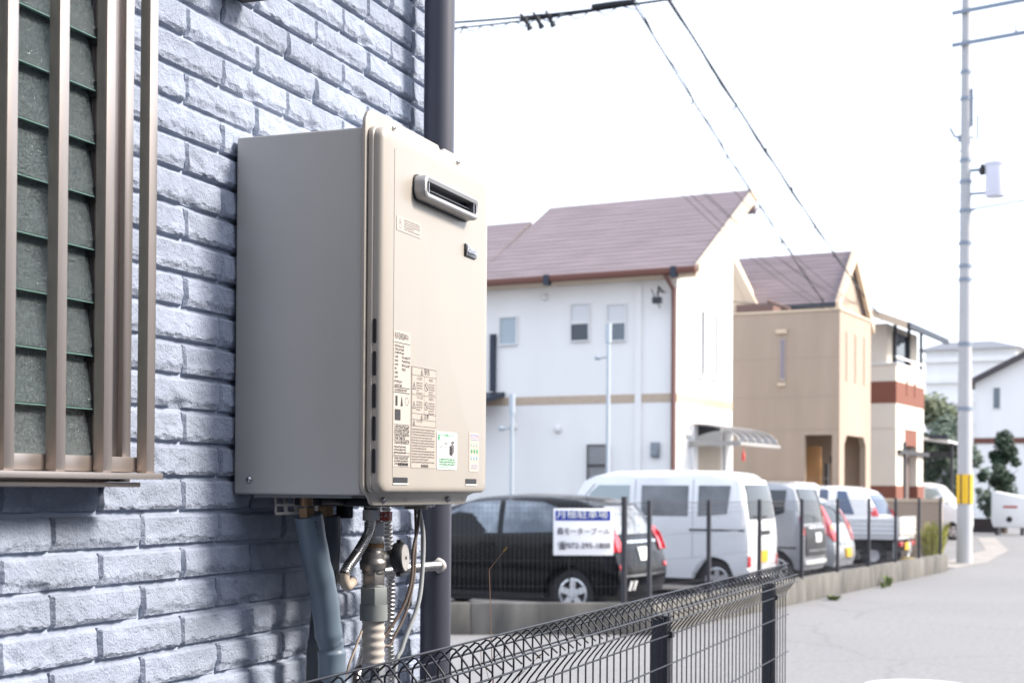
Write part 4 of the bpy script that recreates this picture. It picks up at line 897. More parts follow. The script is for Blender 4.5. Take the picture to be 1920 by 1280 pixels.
# far white house on the right, pale block behind
U4, V4 = -5.9, 58.0
h4 = sthing('far_white_house', 'far white house with dark roof edge and dark belt behind the conifer', 'house', U4, V4)
z_e = hv(1830, 712, V4)[1]; uL = hv(1828, 800, V4)[0]; uA, zA = hv(1945, 652, V4)
m = SM(U4, V4); m.prism([(uL, 0), (uL, z_e-.1), (uA, zA-.15), (2*uA-uL, z_e-.1), (2*uA-uL, 0)], 1, V4, V4+9); m.done('wall', M_wwall, h4)
m = SM(U4, V4); sl_ = (zA-z_e)/(uA-uL)
m.hexa([(uL-.4,V4-.4,z_e-.4*sl_-.15), (uA,V4-.4,zA-.15), (uA,V4+9.4,zA-.15), (uL-.4,V4+9.4,z_e-.4*sl_-.15), (uL-.4,V4-.4,z_e-.4*sl_+.10), (uA,V4-.4,zA+.10), (uA,V4+9.4,zA+.10), (uL-.4,V4+9.4,z_e-.4*sl_+.10)])
m.hexa([(uA,V4-.4,zA-.15), (2*uA-uL+.4,V4-.4,z_e-.4*sl_-.15), (2*uA-uL+.4,V4+9.4,z_e-.4*sl_-.15), (uA,V4+9.4,zA-.15), (uA,V4-.4,zA+.10), (2*uA-uL+.4,V4-.4,z_e-.4*sl_+.10), (2*uA-uL+.4,V4+9.4,z_e-.4*sl_+.10), (uA,V4+9.4,zA+.10)])
m.done('roof', new_mat('dark_roof', (.07,.06,.065), .7), h4)
zb = hv(1870, 826, V4)[1]; m = SM(U4, V4); m.box(uL-.06, 2*uA-uL+.06, V4-.06, V4, zb-.12, zb+.14); m.done('belt', M_gut, h4)
a, z1_ = hv(1863, 727, V4); b_, z0_ = hv(1875, 765, V4); win_v(h4, U4, V4, a, b_, z0_, z1_, V4, M_pane)
m = SM(U4, V4); 
m.box(uL-.2, uL-.05, V4-.15, V4-.01, 2.5, z_e-.6); m.done('wall_pipe', M_fr, h4)
U5, V5 = -14.0, 95.0
h5 = sthing('pale_block', 'pale flat-topped apartment block far beyond the street', 'building', U5, V5)
uA5 = hv(1735, 700, V5)[0]; uB5 = hv(1905, 700, V5)[0]; z5 = hv(1800, 655, V5)[1]
m = SM(U5, V5); m.box(uA5, uB5, V5, V5+12, 0, z5); m.done('wall', M_wwall, h5)
for k in range(4):
    m = SM(U5, V5); z = z5-.9-k*1.5; m.box(uA5-.1, uB5+.1, V5-.3, V5+.1, z, z+.35); m.done('floor_band', M_wwall, h5)
m = SM(U5, V5); m.prism([(uA5-.5, z5), (uB5+.5, z5), (uB5-1.5, z5+.5), (uA5+1.5, z5+.5)], 1, V5-.5, V5+12); m.done('roof', new_mat('pale_roof', (.48,.48,.50), .8), h5)

# unseen house added behind the viewpoint (keeps the open sky off faces that look back along the wall)
hb = thing('sky_block_house', 'unseen grey house added behind the viewpoint to block the sky', 'house', (1.5, -9.0, 0))
m = MB(); m.box(-4.0, 7.0, -14.0, -5.2, 0, 6.6); m.build('wall', new_mat('grey_shading_wall', (.20,.21,.24), .9, var=.1, vscale=1), hb)
m = MB(); m.prism([(-14.5,6.5), (-4.7,6.5), (-9.6,8.4)], 0, -4.5, 7.5); m.build('roof', bpy.data.materials['dark_roof'], hb)
for x_ in (-1.5, 3.0):
    m = MB(); m.box(x_, x_+1.6, -5.2, -5.12, 1.0, 2.2); w__ = m.build('window', M_fr, hb)
    m = MB(); m.box(x_+.06, x_+1.54, -5.125, -5.10, 1.06, 2.14); m.build('pane', M_paned, w__)

pw = thing('shade_wall', 'unseen tall grey wall added beside the view to shade the brick wall', 'wall', (3.11, -.5, 0))  # unseen wall added to dim the lower part of the brick wall
for k in range(5):
    m = MB(); y0 = -5.1+k*1.92; m.box(3.02, 3.20, y0, y0+1.905, 0, 2.70); m.build('wall_panel', bpy.data.materials['grey_shading_wall'], pw)
m = MB(); m.box(2.98, 3.24, -5.12, 4.50, 2.702, 2.77); m.build('coping', M_conc, pw)

# ------------------------------------------------------------------ low wall and lot fence
lw = sthing('low_wall', 'stained low concrete wall with a wire fence on top around the car park', 'low wall', -.2, 0)
WH = .345
FA, FB, FC = Vector((-8.6,-5.2,0)), Vector((-.10,.10,0)), Vector((0,15.3,0))
def wall_seg(a, b_, t, nm, nseg):
    d = (b_-a); nrm = Vector((-d.y, d.x, 0)).normalized()*t
    for k in range(nseg):
        p = a+d*(k/nseg); q = a+d*((k+1)/nseg); g_ = d.normalized()*.004
        p = p+g_; q = q-g_; m = SM(-.2, 0); z = Vector((0,0,1))
        m.hexa([p, q, q+nrm, p+nrm, p+z*WH, q+z*WH, q+nrm+z*WH, p+nrm+z*WH]); m.done(nm, M_conc, lw, bevel=.008)
wall_seg(FA, FB, .16, 'wall_section', 5); wall_seg(FB+Vector((.0,.03,0)), FC, .16, 'wall_section', 8)
M_lf = new_mat('black_fence_wire', (.028,.028,.036), .45)
lf_ = sthing('lot_fence', 'tall dark wire fence with slim posts standing on the stained low wall', 'fence', -.2, 0)
fa, fb, fc = FA+Vector((-.04,.07,0)), Vector((-.16,.14,0)), Vector((-.07,15.1,0))
def fpanel(a, b_, first):
    d = (b_-a); L = d.length; d.normalize(); m = SM(-.2, 0); n_ = int(L/.05); z0, z1 = WH+.06, WH+1.10
    for k in range(n_+1):
        p = a+d*(L*k/n_); m.tube([(p.x,p.y,z0-.02), (p.x,p.y,z1-.07), (p.x,p.y,z1+.01)], .0016, 4, cap=False)
    for z in (z0, z0+.12, z0+.40, z0+.68, z1-.12, z1-.06, z1): m.tube([(a.x,a.y,z), (b_.x,b_.y,z)], .0022 if z < z1-.01 else .004, 4, cap=False)
    tag(m.done('mesh_panel', M_lf, lf_), kind='stuff')
def fpost(p, h=1.13, r=.022):
    m = SM(-.2, 0); m.box(p.x-r, p.x+r, p.y-r, p.y+r, WH-.02, WH+h); m.done('post', M_lf, lf_)
dF = (fb-fa).normalized(); fp = [fb - dF*(2.07*k + .28) for k in range(4)]
for p in fp: fpost(p, 1.17, .026)
fpost(fb, 1.13)
pts_ = list(reversed(fp)) + [fb]
for a, b_ in zip(pts_, pts_[1:]): fpanel(a, b_, 0)
sp = [fb] + [Vector((-.08, v_, 0)) for v_ in (1.81, 3.72, 5.62, 7.5, 9.4, 11.25, 13.1, 15.0)]
for p in sp[1:]: fpost(p)
for a, b_ in zip(sp, sp[1:]): fpanel(a, b_, 0)
# sign on the fence
sn = pxD(1093, 997, 1); 
def fence_hit(px, py):
    d = ray(px, py); n_ = Vector((-dF.y, dF.x, 0)); nw = _su*n_.x + _sv*n_.y; o_ = st(fb.x, fb.y)
    t = (o_-CAM).dot(nw)/d.dot(nw); return CAM + d*t
c0, c1 = fence_hit(1037, 1040), fence_hit(1150, 953)
dw = (_su*dF.x + _sv*dF.y).normalized(); nw = Vector((dw.y, -dw.x, 0)); 
if nw.dot(CAM-c0) < 0: nw = -nw
W_, H_ = (c1-c0).dot(dw), c1.z-c0.z
sg = thing('parking_sign', 'white and blue parking sign wired to the car park fence before the hatchback', 'sign', c0+nw*.03)
MS = Matrix(((dw.x, 0, nw.x, c0.x+nw.x*.03), (dw.y, 0, nw.y, c0.y+nw.y*.03), (0, 1, 0, c0.z), (0,0,0,1)))
def sheet_s(x0, x1, y0, y1, z0, z1): m = MB(); m.T = MS; return m.box(x0, x1, y0, y1, z0, z1)
sheet_s(0, W_, 0, H_, -.006, .0).build('board', new_mat('sign_white', (.78,.78,.80), .35), sg, bevel=.002)
sheet_s(.02, W_-.035, H_*.74, H_*.955, .0, .003).build('blue_band', M_blue, sg)
text_mb('月極駐車場', H_*.205, MS @ Matrix.Translation((W_*.045, H_*.765, .012)), depth=.003, sx=W_*.86/(H_*.205*5)).build('lettering', M_white, sg)
M_sink = new_mat('sign_ink', (.03,.03,.05), .6)
text_mb('森モータープール', H_*.17, MS @ Matrix.Translation((W_*.055, H_*.42, .010)), depth=.003, sx=W_*.89/(H_*.17*8)).build('lettering', M_sink, sg)
text_mb('☎072-295-1808', H_*.165, MS @ Matrix.Translation((W_*.065, H_*.12, .010)), depth=.003, sx=1.0).build('lettering', M_sink, sg)

# small weeds along the foot of the wall
M_weed = new_mat('weed_green', (.12,.17,.05), .7, var=.4, vscale=20); M_weedy = new_mat('weed_yellow', (.36,.36,.08), .7, var=.4, vscale=12)
def weed(label, u, v, h, r, n, mat, name='weed', z=0):
    t = sthing(name, label, 'weed', u, v, z); m = MB(); q = random.Random(int(u*100+v*37))
    for k in range(n):
        a = q.uniform(0, 6.28); rr_ = r*math.sqrt(q.random()); b0 = Vector((rr_*math.cos(a)*.5, rr_*math.sin(a)*.5, 0)); tp = Vector((rr_*math.cos(a)*1.3, rr_*math.sin(a)*1.3, h*q.uniform(.45,1)))
        s_ = Vector((-math.sin(a), math.cos(a), 0))*.022; md = b0.lerp(tp, .6)+Vector((0,0,h*.12)); m.add([b0-s_*.4, b0+s_*.4, md+s_, tp, md-s_], [(0,1,2,4), (2,3,4)])
    m.build('leaves', mat, t, local=True); return t
weed('green weed clump at the corner end of the stained wall', .20, 6.3, .10, .14, 22, M_weed)
weed('green weed tuft halfway along the stained wall', .12, 9.9, .22, .08, 18, M_weed)
weed('low green weed beside the tuft along the stained wall', .15, 9.4, .12, .10, 14, M_weed)
weed('yellow-green shrub between the fence end and the utility pole', -.9, 18.2, 1.0, .32, 260, M_weedy, 'shrub')
yk = sthing('kerb_block', 'yellow painted kerb block beside the utility pole', 'kerb', -.9, 17.4)
m = SM(-.9, 17.4); m.box(-1.4, -.55, 17.3, 17.45, 0, .16); m.done('block', new_mat('yellow_paint', (.62,.45,.10), .7, var=.3, vscale=9), yk, bevel=.02)
# concrete gutter strip by the far bend and the round white road marking
m = SM(0, 0); sk = [st(-.75,17.2,.006), st(-.10,16.6,.006), st(.02,19.5,.006), st(-.75,27,.006), st(-3.0,38,.006), st(-3.6,38,.006), st(-1.35,27,.006)]
g = MB(); g.add(sk, [tuple(range(7))]); tag(g.build('gutter_strip', new_mat('pale_concrete', (.30,.285,.27), .9, var=.25, vscale=1.2)), kind='structure')
g = MB(); cm = st(3.44, -2.80, .004); g.add([cm + _su*.44*math.cos(2*PI*k/40) + _sv*.46*math.sin(2*PI*k/40) for k in range(40)], [tuple(range(40))])
tag(g.build('road_marking', new_mat('white_road_paint', (.55,.55,.55), .8, var=.15, vscale=20)), kind='structure')
# ------------------------------------------------------------------ vehicles
def paint(name, c, metal=0, rough=.25, coat=.5, spec=.4): return new_mat(name, c, rough, metal=metal, coat=coat, var=.05, vscale=2, spec=spec)
P_black = paint('black_car_paint', (.004,.0045,.006), 0, .12, .0, .35); P_white = paint('white_car_paint', (.74,.75,.77)); P_silver = paint('silver_car_paint', (.52,.54,.57), .45, .3); P_grey = paint('grey_car_paint', (.34,.355,.38), .4, .3)
M_cg = new_mat('car_glass', (.02,.026,.032), .04, spec=.9); M_cgb = new_mat('blue_car_glass', (.05,.085,.16), .05, spec=.9)
M_cgl = new_mat('painted_view_car_glass', (.42,.48,.54), .05, spec=.9, var=.7, vscale=1.6, alt=(.05,.07,.10)); M_cgw = new_mat('painted_reflection_glass', (.34,.36,.38), .04, spec=.9, var=.7, vscale=3.5, alt=(.06,.065,.07)); M_cgm = new_mat('grey_car_glass', (.17,.18,.20), .05, spec=.9, var=.6, vscale=1.5, alt=(.05,.055,.065))  # black hatchback: bright view and rear reflection painted into its opaque glass
M_tyre = new_mat('tyre', (.022,.022,.024), .85); M_rim = new_mat('alloy_rim', (.62,.63,.65), .3, metal=.6); M_lampr = new_mat('red_lamp', (.55,.02,.03), .12, coat=1); M_lampa = new_mat('amber_lamp', (.75,.28,.03), .15, coat=1); M_lampw = new_mat('clear_lamp', (.75,.75,.75), .1, coat=1)
M_plate_y = new_mat('yellow_plate', (.72,.42,.03), .5); M_plate_w = new_mat('white_plate', (.72,.73,.72), .5); M_trim = new_mat('black_trim', (.02,.02,.022), .5); M_chrome = new_mat('car_chrome', (.8,.8,.8), .12, metal=1)
def interp(P, z):
    for (x0, z0), (x1, z1) in zip(P, P[1:]):
        if z0 <= z <= z1: return x0+(x1-x0)*(z-z0)/max(z1-z0, 1e-6)
    return P[-1][0] if z > P[-1][1] else P[0][0]
class Car:
    def __init__(s, label, u, v, L, W, out, wheels, r, mat, rot=PI, name='parked_car', cat='car', belt=.95, H=1.5, tumble=.13):
        s.L, s.W, s.H, s.belt, s.tum = L, W, H, belt, tumble; s.out = out
        s.rear = []; zmax = -1
        for x, z in out:
            if z > zmax: s.rear.append((x, z)); zmax = z
            else: break
        s.front = []; zmax = -1
        for x, z in reversed(out):
            if z > zmax: s.front.append((x, z)); zmax = z
            else: break
        # u,v: rear bumper middle
        s.t = sthing(name, label, cat, u, v, 0, 'cars in the car park', rot)
        poly = list(out); zb = out[-1][1]
        for wx in sorted(wheels, reverse=True):
            R = r+.065
            poly += [(wx+R*math.cos(a), r+R*math.sin(a)) for a in [i*PI/12 for i in range(13)] if r+R*math.sin(a) > zb-.02]
        bm = bmesh.new(); A = [bm.verts.new((x, -1, z)) for x, z in poly]; B = [bm.verts.new((x, 1, z)) for x, z in poly]; n = len(poly)
        bm.faces.new(A); bm.faces.new(B[::-1])
        for i in range(n): bm.faces.new((A[i], B[i], B[(i+1) % n], A[(i+1) % n]))
        bmesh.ops.triangulate(bm, faces=[f for f in bm.faces if len(f.verts) > 4])
        def cut(co, no): bmesh.ops.bisect_plane(bm, geom=bm.verts[:]+bm.edges[:]+bm.faces[:], plane_co=co, plane_no=no)
        for z in (.35, .5, .65, .8, belt, belt+.12, belt+.25, belt+.38, H-.08): cut((0,0,z), (0,0,1))
        for x in (.08, .2, .4, L*.35, L*.6, L-.5, L-.25, L-.1): cut((x,0,0), (1,0,0))
        for y in (-.9, -.7, -.35, 0, .35, .7, .9): cut((0,y,0), (0,1,0))
        for v_ in bm.verts:
            x, y, z = v_.co; v_.co.y = y*s.hw(x, z); v_.co.z = z - (.03*y*y*(z > H-.14))
            if z < .9: v_.co.x = x + (.05*y*y if x < L*.3 else -.12*y*y if x > L-.35 else 0)
            elif x < interp(s.rear, z)+.06: v_.co.x = x+.05*y*y
        bmesh.ops.recalc_face_normals(bm, faces=bm.faces)
        me = bpy.data.meshes.new('body'); bm.to_mesh(me); bm.free(); s.body = put(me, 'body', mat, s.t, smooth=38); s.mat = mat
        m = MB(); m.box(.25, L-.25, -W/2*.86, W/2*.86, .16, .62); m.build('underbody', M_trim, s.t, local=True)
        for wx in wheels:
            for sd in (-1, 1): s.wheel(wx, sd, r)
    def hw(s, x, z):
        k = 1.0
        if z < .5: k = .95+.05*max(0, (z-.2)/.3)
        if z > s.belt: k = 1 - s.tum*((z-s.belt)/(s.H-s.belt))**1.4
        tr = x-interp(s.rear, z); tf = interp(s.front, z)-x
        if tr < .22: k *= 1-.07*((.22-tr)/.22)**2
        if tf < .45: k *= 1-.16*((.45-tf)/.45)**2
        return s.W/2*k
    def wheel(s, x, sd, r):
        y = sd*(s.W/2-.105); m = MB(); pr = [(r*.62,-.08), (r*.9,-.09), (r,-.06), (r,.06), (r*.9,.09), (r*.62,.08)]
        m.lathe(pr, (x, y, r), (0,1,0), 28, cap=False); t = m.build('wheel', M_tyre, s.t, local=True, smooth=40)
        m = MB(); yo = y+sd*.062
        m.lathe([(r*.66, 0), (r*.66, .02), (r*.58, .025), (r*.55, -.01)], (x, yo, r), (0,sd,0), 28, cap=False)
        for k in range(5):
            a = k*PI*2/5+.3; d = Vector((math.cos(a), 0, math.sin(a))); e = Vector((-math.sin(a), 0, math.cos(a))); c = Vector((x, yo+sd*.008, r))
            w0, w1 = .034*r/.28, .040*r/.28; p = [c+e*w0, c-e*w0, c+d*r*.6-e*w1, c+d*r*.6+e*w1]
            m.hexa(p + [q+Vector((0,sd*.018,0)) for q in p])
        m.lathe([(r*.2, 0), (r*.18, .034)], (x, yo, r), (0,sd,0), 14); m.build('rim', M_rim, t, local=True)
        m = MB(); m.lathe([(r*.6, 0), (r*.6, .01)], (x, y+sd*.03, r), (0,sd,0), 20); m.build('brake_disc', M_trim, t, local=True)
    def side(s, name, mat, poly, sides=(1, -1), off=.007, par=None):
        for sd in sides:
            bm = bmesh.new(); f = bm.faces.new([bm.verts.new((x, 0, z)) for x, z in poly]); bmesh.ops.triangulate(bm, faces=[f])
            zs = [z for _, z in poly]; lo, hi = min(zs), max(zs)
            for k in range(1, 5): bmesh.ops.bisect_plane(bm, geom=bm.verts[:]+bm.edges[:]+bm.faces[:], plane_co=(0,0,lo+(hi-lo)*k/5), plane_no=(0,0,1))
            for v_ in bm.verts: v_.co.y = sd*(s.hw(v_.co.x, v_.co.z)+off)
            g_ = bmesh.ops.extrude_face_region(bm, geom=bm.faces[:])
            for e in g_['geom']:
                if isinstance(e, bmesh.types.BMVert): e.co.y -= sd*(off+.004)
            bmesh.ops.recalc_face_normals(bm, faces=bm.faces); me = bpy.data.meshes.new(name); bm.to_mesh(me); bm.free(); put(me, name, mat, par or s.t, smooth=30)
    def rearp(s, name, mat, y0, y1, z0, z1, off=.008, ny=8, nz=6, y0t=None, y1t=None):
        m = MB(); vs = []; y0t = y0 if y0t is None else y0t; y1t = y1 if y1t is None else y1t
        for d in (off, -.012):
            for j in range(nz+1):
                z = z0+(z1-z0)*j/nz; a = y0+(y0t-y0)*j/nz; b_ = y1+(y1t-y1)*j/nz
                for i in range(ny+1):
                    y = a+(b_-a)*i/ny; q = y/(s.W/2); vs.append((interp(s.rear, z)+.05*q*q-d, y, z))
        n0 = ny+1; N0 = n0*(nz+1); fs = [(j*n0+i, j*n0+i+1, (j+1)*n0+i+1, (j+1)*n0+i) for j in range(nz) for i in range(ny)]
        fs += [tuple(N0+q for q in f[::-1]) for f in fs]
        ring = list(range(n0))+[j*n0+ny for j in range(1, nz+1)]+[nz*n0+i for i in range(ny-1,-1,-1)]+[j*n0 for j in range(nz-1,0,-1)]; R = len(ring)
        fs += [(ring[a], ring[(a+1) % R], N0+ring[(a+1) % R], N0+ring[a]) for a in range(R)]
        m.add(vs, fs); return m.build(name, mat, s.t, local=True, smooth=30)
# positions: rear middle = near side v + half width
bc = Car('black hatchback parked behind the parking sign', -1.16, 1.65+.835, 3.9, 1.67, [(.05,.28),(.0,.45),(.0,.62),(.05,.80),(.10,.95),(.27,1.22),(.42,1.42),(.62,1.49),(1.0,1.52),(1.6,1.535),(2.1,1.50),(2.45,1.41),(3.02,1.04),(3.55,.92),(3.8,.78),(3.9,.55),(3.86,.24)], (.66, 3.12), .292, P_black, belt=.98, H=1.535)
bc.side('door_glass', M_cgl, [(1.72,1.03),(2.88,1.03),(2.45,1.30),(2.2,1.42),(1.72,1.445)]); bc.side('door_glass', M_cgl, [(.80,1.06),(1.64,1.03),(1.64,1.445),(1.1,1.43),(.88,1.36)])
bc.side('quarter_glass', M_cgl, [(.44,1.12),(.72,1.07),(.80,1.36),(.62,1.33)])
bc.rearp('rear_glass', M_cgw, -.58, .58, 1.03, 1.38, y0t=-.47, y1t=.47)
for sd in (-1, 1):
    a, b_ = (.60, .83) if sd > 0 else (-.83, -.60); bc.rearp('tail_lamp', M_lampr, a, b_, .82, 1.12, off=.02, ny=3)
    bc.rearp('reflector', M_lampr, sd*.70-.06, sd*.70+.06, .60, .66, ny=2)
bc.side('tail_lamp_side', M_lampr, [(.05,.82),(.26,.84),(.24,1.10),(.14,1.05)], off=.012)
bc.rearp('chrome_strip', M_chrome, -.5, .5, .92, .955, off=.02); bc.rearp('number_plate', M_plate_w, -.17, .17, .70, .865, off=.018); bc.rearp('bumper_strip', M_chrome, -.7, .7, .505, .53, off=.02)
bc.rearp('sticker', M_plate_w, .30, .36, .33, .45, ny=2); bc.rearp('sticker', M_plate_w, .42, .48, .33, .45, ny=2)
for x0 in (1.68, .70): bc.side('door_seam', M_trim, [(x0,.35),(x0+.012,.35),(x0+.012,1.02),(x0,1.02)], off=.003)
for x0 in (1.78, .86): bc.side('door_handle', P_black, [(x0,.86),(x0+.2,.87),(x0+.2,.91),(x0,.90)], off=.03)
bc.side('sill_trim', M_trim, [(1.05,.22),(2.75,.22),(2.75,.28),(1.05,.28)], off=.012)
m = MB(); m.tube([(.75,.25,1.52), (.62,.25,1.66)], .006, 5); m.build('antenna', M_trim, bc.t, local=True)

wv = Car('white delivery van parked beyond the black hatchback', -.93, 5.86+.737, 3.4, 1.475, [(.04,.28),(0,.5),(0,.85),(.02,1.1),(.10,1.55),(.17,1.75),(.30,1.85),(.6,1.885),(1.5,1.90),(2.3,1.885),(2.58,1.83),(2.76,1.72),(3.10,1.14),(3.28,1.02),(3.38,.75),(3.4,.5),(3.36,.26)], (.52, 2.92), .27, P_white, name='parked_van', cat='van', belt=1.05, H=1.90, tumble=.10)
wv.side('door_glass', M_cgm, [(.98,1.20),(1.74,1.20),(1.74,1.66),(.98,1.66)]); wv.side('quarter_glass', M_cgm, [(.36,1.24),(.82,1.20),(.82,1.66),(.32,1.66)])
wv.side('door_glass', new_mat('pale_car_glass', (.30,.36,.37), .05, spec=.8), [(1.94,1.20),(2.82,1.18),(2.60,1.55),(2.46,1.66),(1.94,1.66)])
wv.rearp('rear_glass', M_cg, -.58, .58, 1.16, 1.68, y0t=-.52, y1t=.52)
wv.side('slide_rail', M_trim, [(.10,.985),(.95,.985),(.95,1.012),(.10,1.012)], off=.012); 
for x0 in (.90, 1.84): wv.side('door_seam', new_mat('seam_grey', (.30,.31,.33), .6), [(x0,.3),(x0+.01,.3),(x0+.01,1.75),(x0,1.75)], off=.003)
wv.side('door_handle', M_trim, [(1.60,.92),(1.78,.92),(1.78,.96),(1.60,.96)], off=.02)
for sd in (-1, 1):
    a, b_ = (.60, .69) if sd > 0 else (-.69, -.60); wv.rearp('tail_lamp', M_lampr, a, b_, .46, .62, ny=2); wv.rearp('bumper_corner', P_white, a-.02 if sd > 0 else a, b_ if sd > 0 else b_+.02, .28, .42, off=.03, ny=2)
wv.rearp('number_plate', M_plate_y, -.05, .28, .52, .69, off=.02); wv.rearp('tailgate_handle', M_trim, -.2, .2, .93, .99, off=.02); wv.rearp('wiper', M_trim, -.1, .4, 1.19, 1.21, off=.03)
wv.rearp('high_lamp', M_lampa, -.12, .12, 1.76, 1.80, off=.02)

gw = Car('grey tall wagon with a shade-darkened tailgate parked beside the delivery van', -1.06, 9.05+.737, 3.4, 1.475, [(.03,.26),(0,.45),(0,.8),(.03,1.0),(.10,1.40),(.18,1.64),(.32,1.72),(.7,1.75),(1.8,1.75),(2.2,1.69),(2.45,1.58),(2.9,1.12),(3.22,1.0),(3.37,.75),(3.4,.45),(3.36,.24)], (.48, 2.94), .275, P_grey, belt=.98, H=1.75, tumble=.11)
gw.side('door_glass', M_cg, [(.36,1.22),(.90,1.05),(1.62,1.03),(1.62,1.60),(.34,1.60)]); gw.side('door_glass', M_cg, [(1.70,1.03),(2.72,1.05),(2.40,1.45),(2.2,1.60),(1.70,1.60)])
gw.rearp('rear_glass', M_cg, -.60, .60, 1.05, 1.62, y0t=-.54, y1t=.54); gw.rearp('tailgate_panel', new_mat('tailgate_shade_grey', (.06,.06,.062), .35, metal=.4), -.58, .58, .50, .98, off=.016)  # shade on the rear painted as a dark tailgate panel
gw.rearp('number_plate', M_plate_w, -.17, .16, .72, .88, off=.03); gw.rearp('chrome_strip', M_chrome, -.45, .45, .95, 1.0, off=.028); gw.rearp('bumper_strip', M_plate_w, -.60, .60, .35, .42, off=.03); gw.rearp('chrome_strip', M_chrome, -.5, .5, .565, .60, off=.03)
for sd in (-1, 1):
    a, b_ = (.60, .70) if sd > 0 else (-.70, -.60); gw.rearp('tail_lamp', M_lampr, a, b_, .85, 1.15, ny=2)
gw.side('body_moulding', M_trim, [(.15,.62),(2.9,.62),(2.9,.65),(.15,.65)], off=.01)

sh_ = Car('silver kei hatchback with tall red tail lamps and yellow plate', -1.04, 10.97+.737, 3.4, 1.475, [(.05,.24),(.0,.40),(.02,.62),(.10,.85),(.22,1.10),(.36,1.34),(.52,1.45),(.8,1.49),(1.5,1.51),(1.95,1.47),(2.2,1.40),(2.75,1.04),(3.1,.93),(3.32,.76),(3.4,.5),(3.36,.22)], (.55, 2.95), .265, P_silver, belt=.92, H=1.51, tumble=.17)
sh_.side('door_glass', M_cg, [(.62,1.02),(1.5,.98),(1.5,1.42),(.85,1.40)]); sh_.side('door_glass', M_cg, [(1.58,.98),(2.6,1.0),(2.2,1.30),(2.0,1.42),(1.58,1.42)])
sh_.rearp('rear_glass', M_cg, -.52, .52, 1.02, 1.38, y0t=-.42, y1t=.42)
for sd in (-1, 1):
    a, b_ = (.50, .70) if sd > 0 else (-.70, -.50); at_, bt_ = (.47, .60) if sd > 0 else (-.60, -.47); sh_.rearp('tail_lamp', M_lampr, a, b_, .70, 1.32, off=.022, ny=3, y0t=at_, y1t=bt_); sh_.rearp('indicator', M_lampa, a+.02, b_-.06, .90, .98, off=.03, ny=2)
sh_.side('tail_lamp_side', M_lampr, [(.09,.72),(.30,.90),(.46,1.30),(.38,1.32),(.16,.98)], off=.014)
sh_.rearp('number_plate', M_plate_y, -.16, .17, .40, .56, off=.03); sh_.rearp('chrome_strip', M_chrome, -.42, .42, .64, .68, off=.025)

ww = Car('white wagon with bluish windows parked behind the pickup bed', -1.74, 17.9+.0, 3.6, 1.6, [(.05,.26),(0,.5),(.02,.8),(.06,1.0),(.30,1.45),(.42,1.60),(.70,1.68),(1.2,1.71),(2.2,1.70),(2.5,1.60),(3.05,1.1),(3.4,.98),(3.58,.75),(3.6,.45),(3.56,.24)], (.6, 3.05), .285, P_white, belt=1.02, H=1.71)
ww.side('door_glass', M_cgb, [(.62,1.08),(1.02,1.08),(1.02,1.60),(.82,1.58)]); ww.side('door_glass', M_cgb, [(1.22,1.08),(1.95,1.08),(1.95,1.62),(1.22,1.62)]); ww.side('door_glass', M_cgb, [(2.02,1.08),(2.9,1.08),(2.5,1.52),(2.35,1.62),(2.02,1.62)])
ww.rearp('rear_glass', M_cgb, -.6, .6, 1.08, 1.52, y0t=-.52, y1t=.52)
for sd in (-1, 1):
    a, b_ = (.62, .76) if sd > 0 else (-.76, -.62); ww.rearp('tail_lamp', M_lampr, a, b_, .95, 1.25, ny=2)
ww.side('tail_lamp_side', M_lampr, [(.06,.95),(.24,.97),(.26,1.15),(.16,1.18)], off=.012)

# light truck with drop-side bed: u,v local x forward from tail
tk = sthing('light_truck', 'white light truck with drop-side bed parked at the end of the fence', 'truck', -.98, 15.4+.737, 0, 'cars in the car park', PI)
def tb(name, mat, *b_, par=None, bev=.01): m = MB(); m.box(*b_); return m.build(name, mat, par or tk, local=True, bevel=bev)
tb('bed_floor', P_white, .02, 2.0, -.70, .70, .60, .66)
for y0, y1 in ((.68, .72), (-.72, -.68)):
    g_ = tb('side_gate', P_white, .03, 2.0, y0, y1, .66, 1.04)
    for k in range(4): tb('gate_rib', P_white, .05, 1.98, y0-.012, y1+.012, .70+k*.09, .735+k*.09, par=g_)
g_ = tb('tail_gate', new_mat('cream_gate', (.62,.60,.55), .5), 0, .035, -.72, .72, .66, 1.04)
for k in range(3): tb('gate_rib', g_.data.materials[0], -.014, .0, -.70, .70, .70+k*.11, .76+k*.11, par=g_)
tb('gate_cap', P_white, -.01, .05, -.73, .73, 1.04, 1.07)
tb('chassis', M_trim, .1, 3.1, -.4, .4, .36, .58, bev=0)
m = MB(); m.prism([(2.08,.42), (2.08,1.70), (2.20,1.77), (2.9,1.77), (3.12,1.68), (3.34,1.05), (3.38,.42)], 1, -.72, .72); cb = m.build('cab', P_white, tk, local=True, bevel=.03)
for sd in (-1, 1): m = MB(); m.prism([(2.25,1.08), (3.20,1.08), (3.02,1.62), (2.25,1.62)], 1, sd*.722, sd*.728); m.build('door_glass', M_cgb, cb, local=True)
tb('rear_glass', M_cgb, 2.07, 2.078, -.5, .5, 1.2, 1.6, par=cb, bev=0)
for x in (.55, 2.75):
    for sd in (-1, 1):
        m = MB(); m.lathe([(.15,-.07), (.25,-.08), (.26,-.05), (.26,.05), (.25,.08), (.15,.07)], (x, sd*.62, .26), (0,1,0), 24, cap=False); w_ = m.build('wheel', M_tyre, tk, local=True, smooth=40)
        m = MB(); m.lathe([(.16, 0), (.12, .03), (.05, .02)], (x, sd*.64, .26), (0,sd,0), 20); m.build('rim', M_rim, w_, local=True, smooth=40)
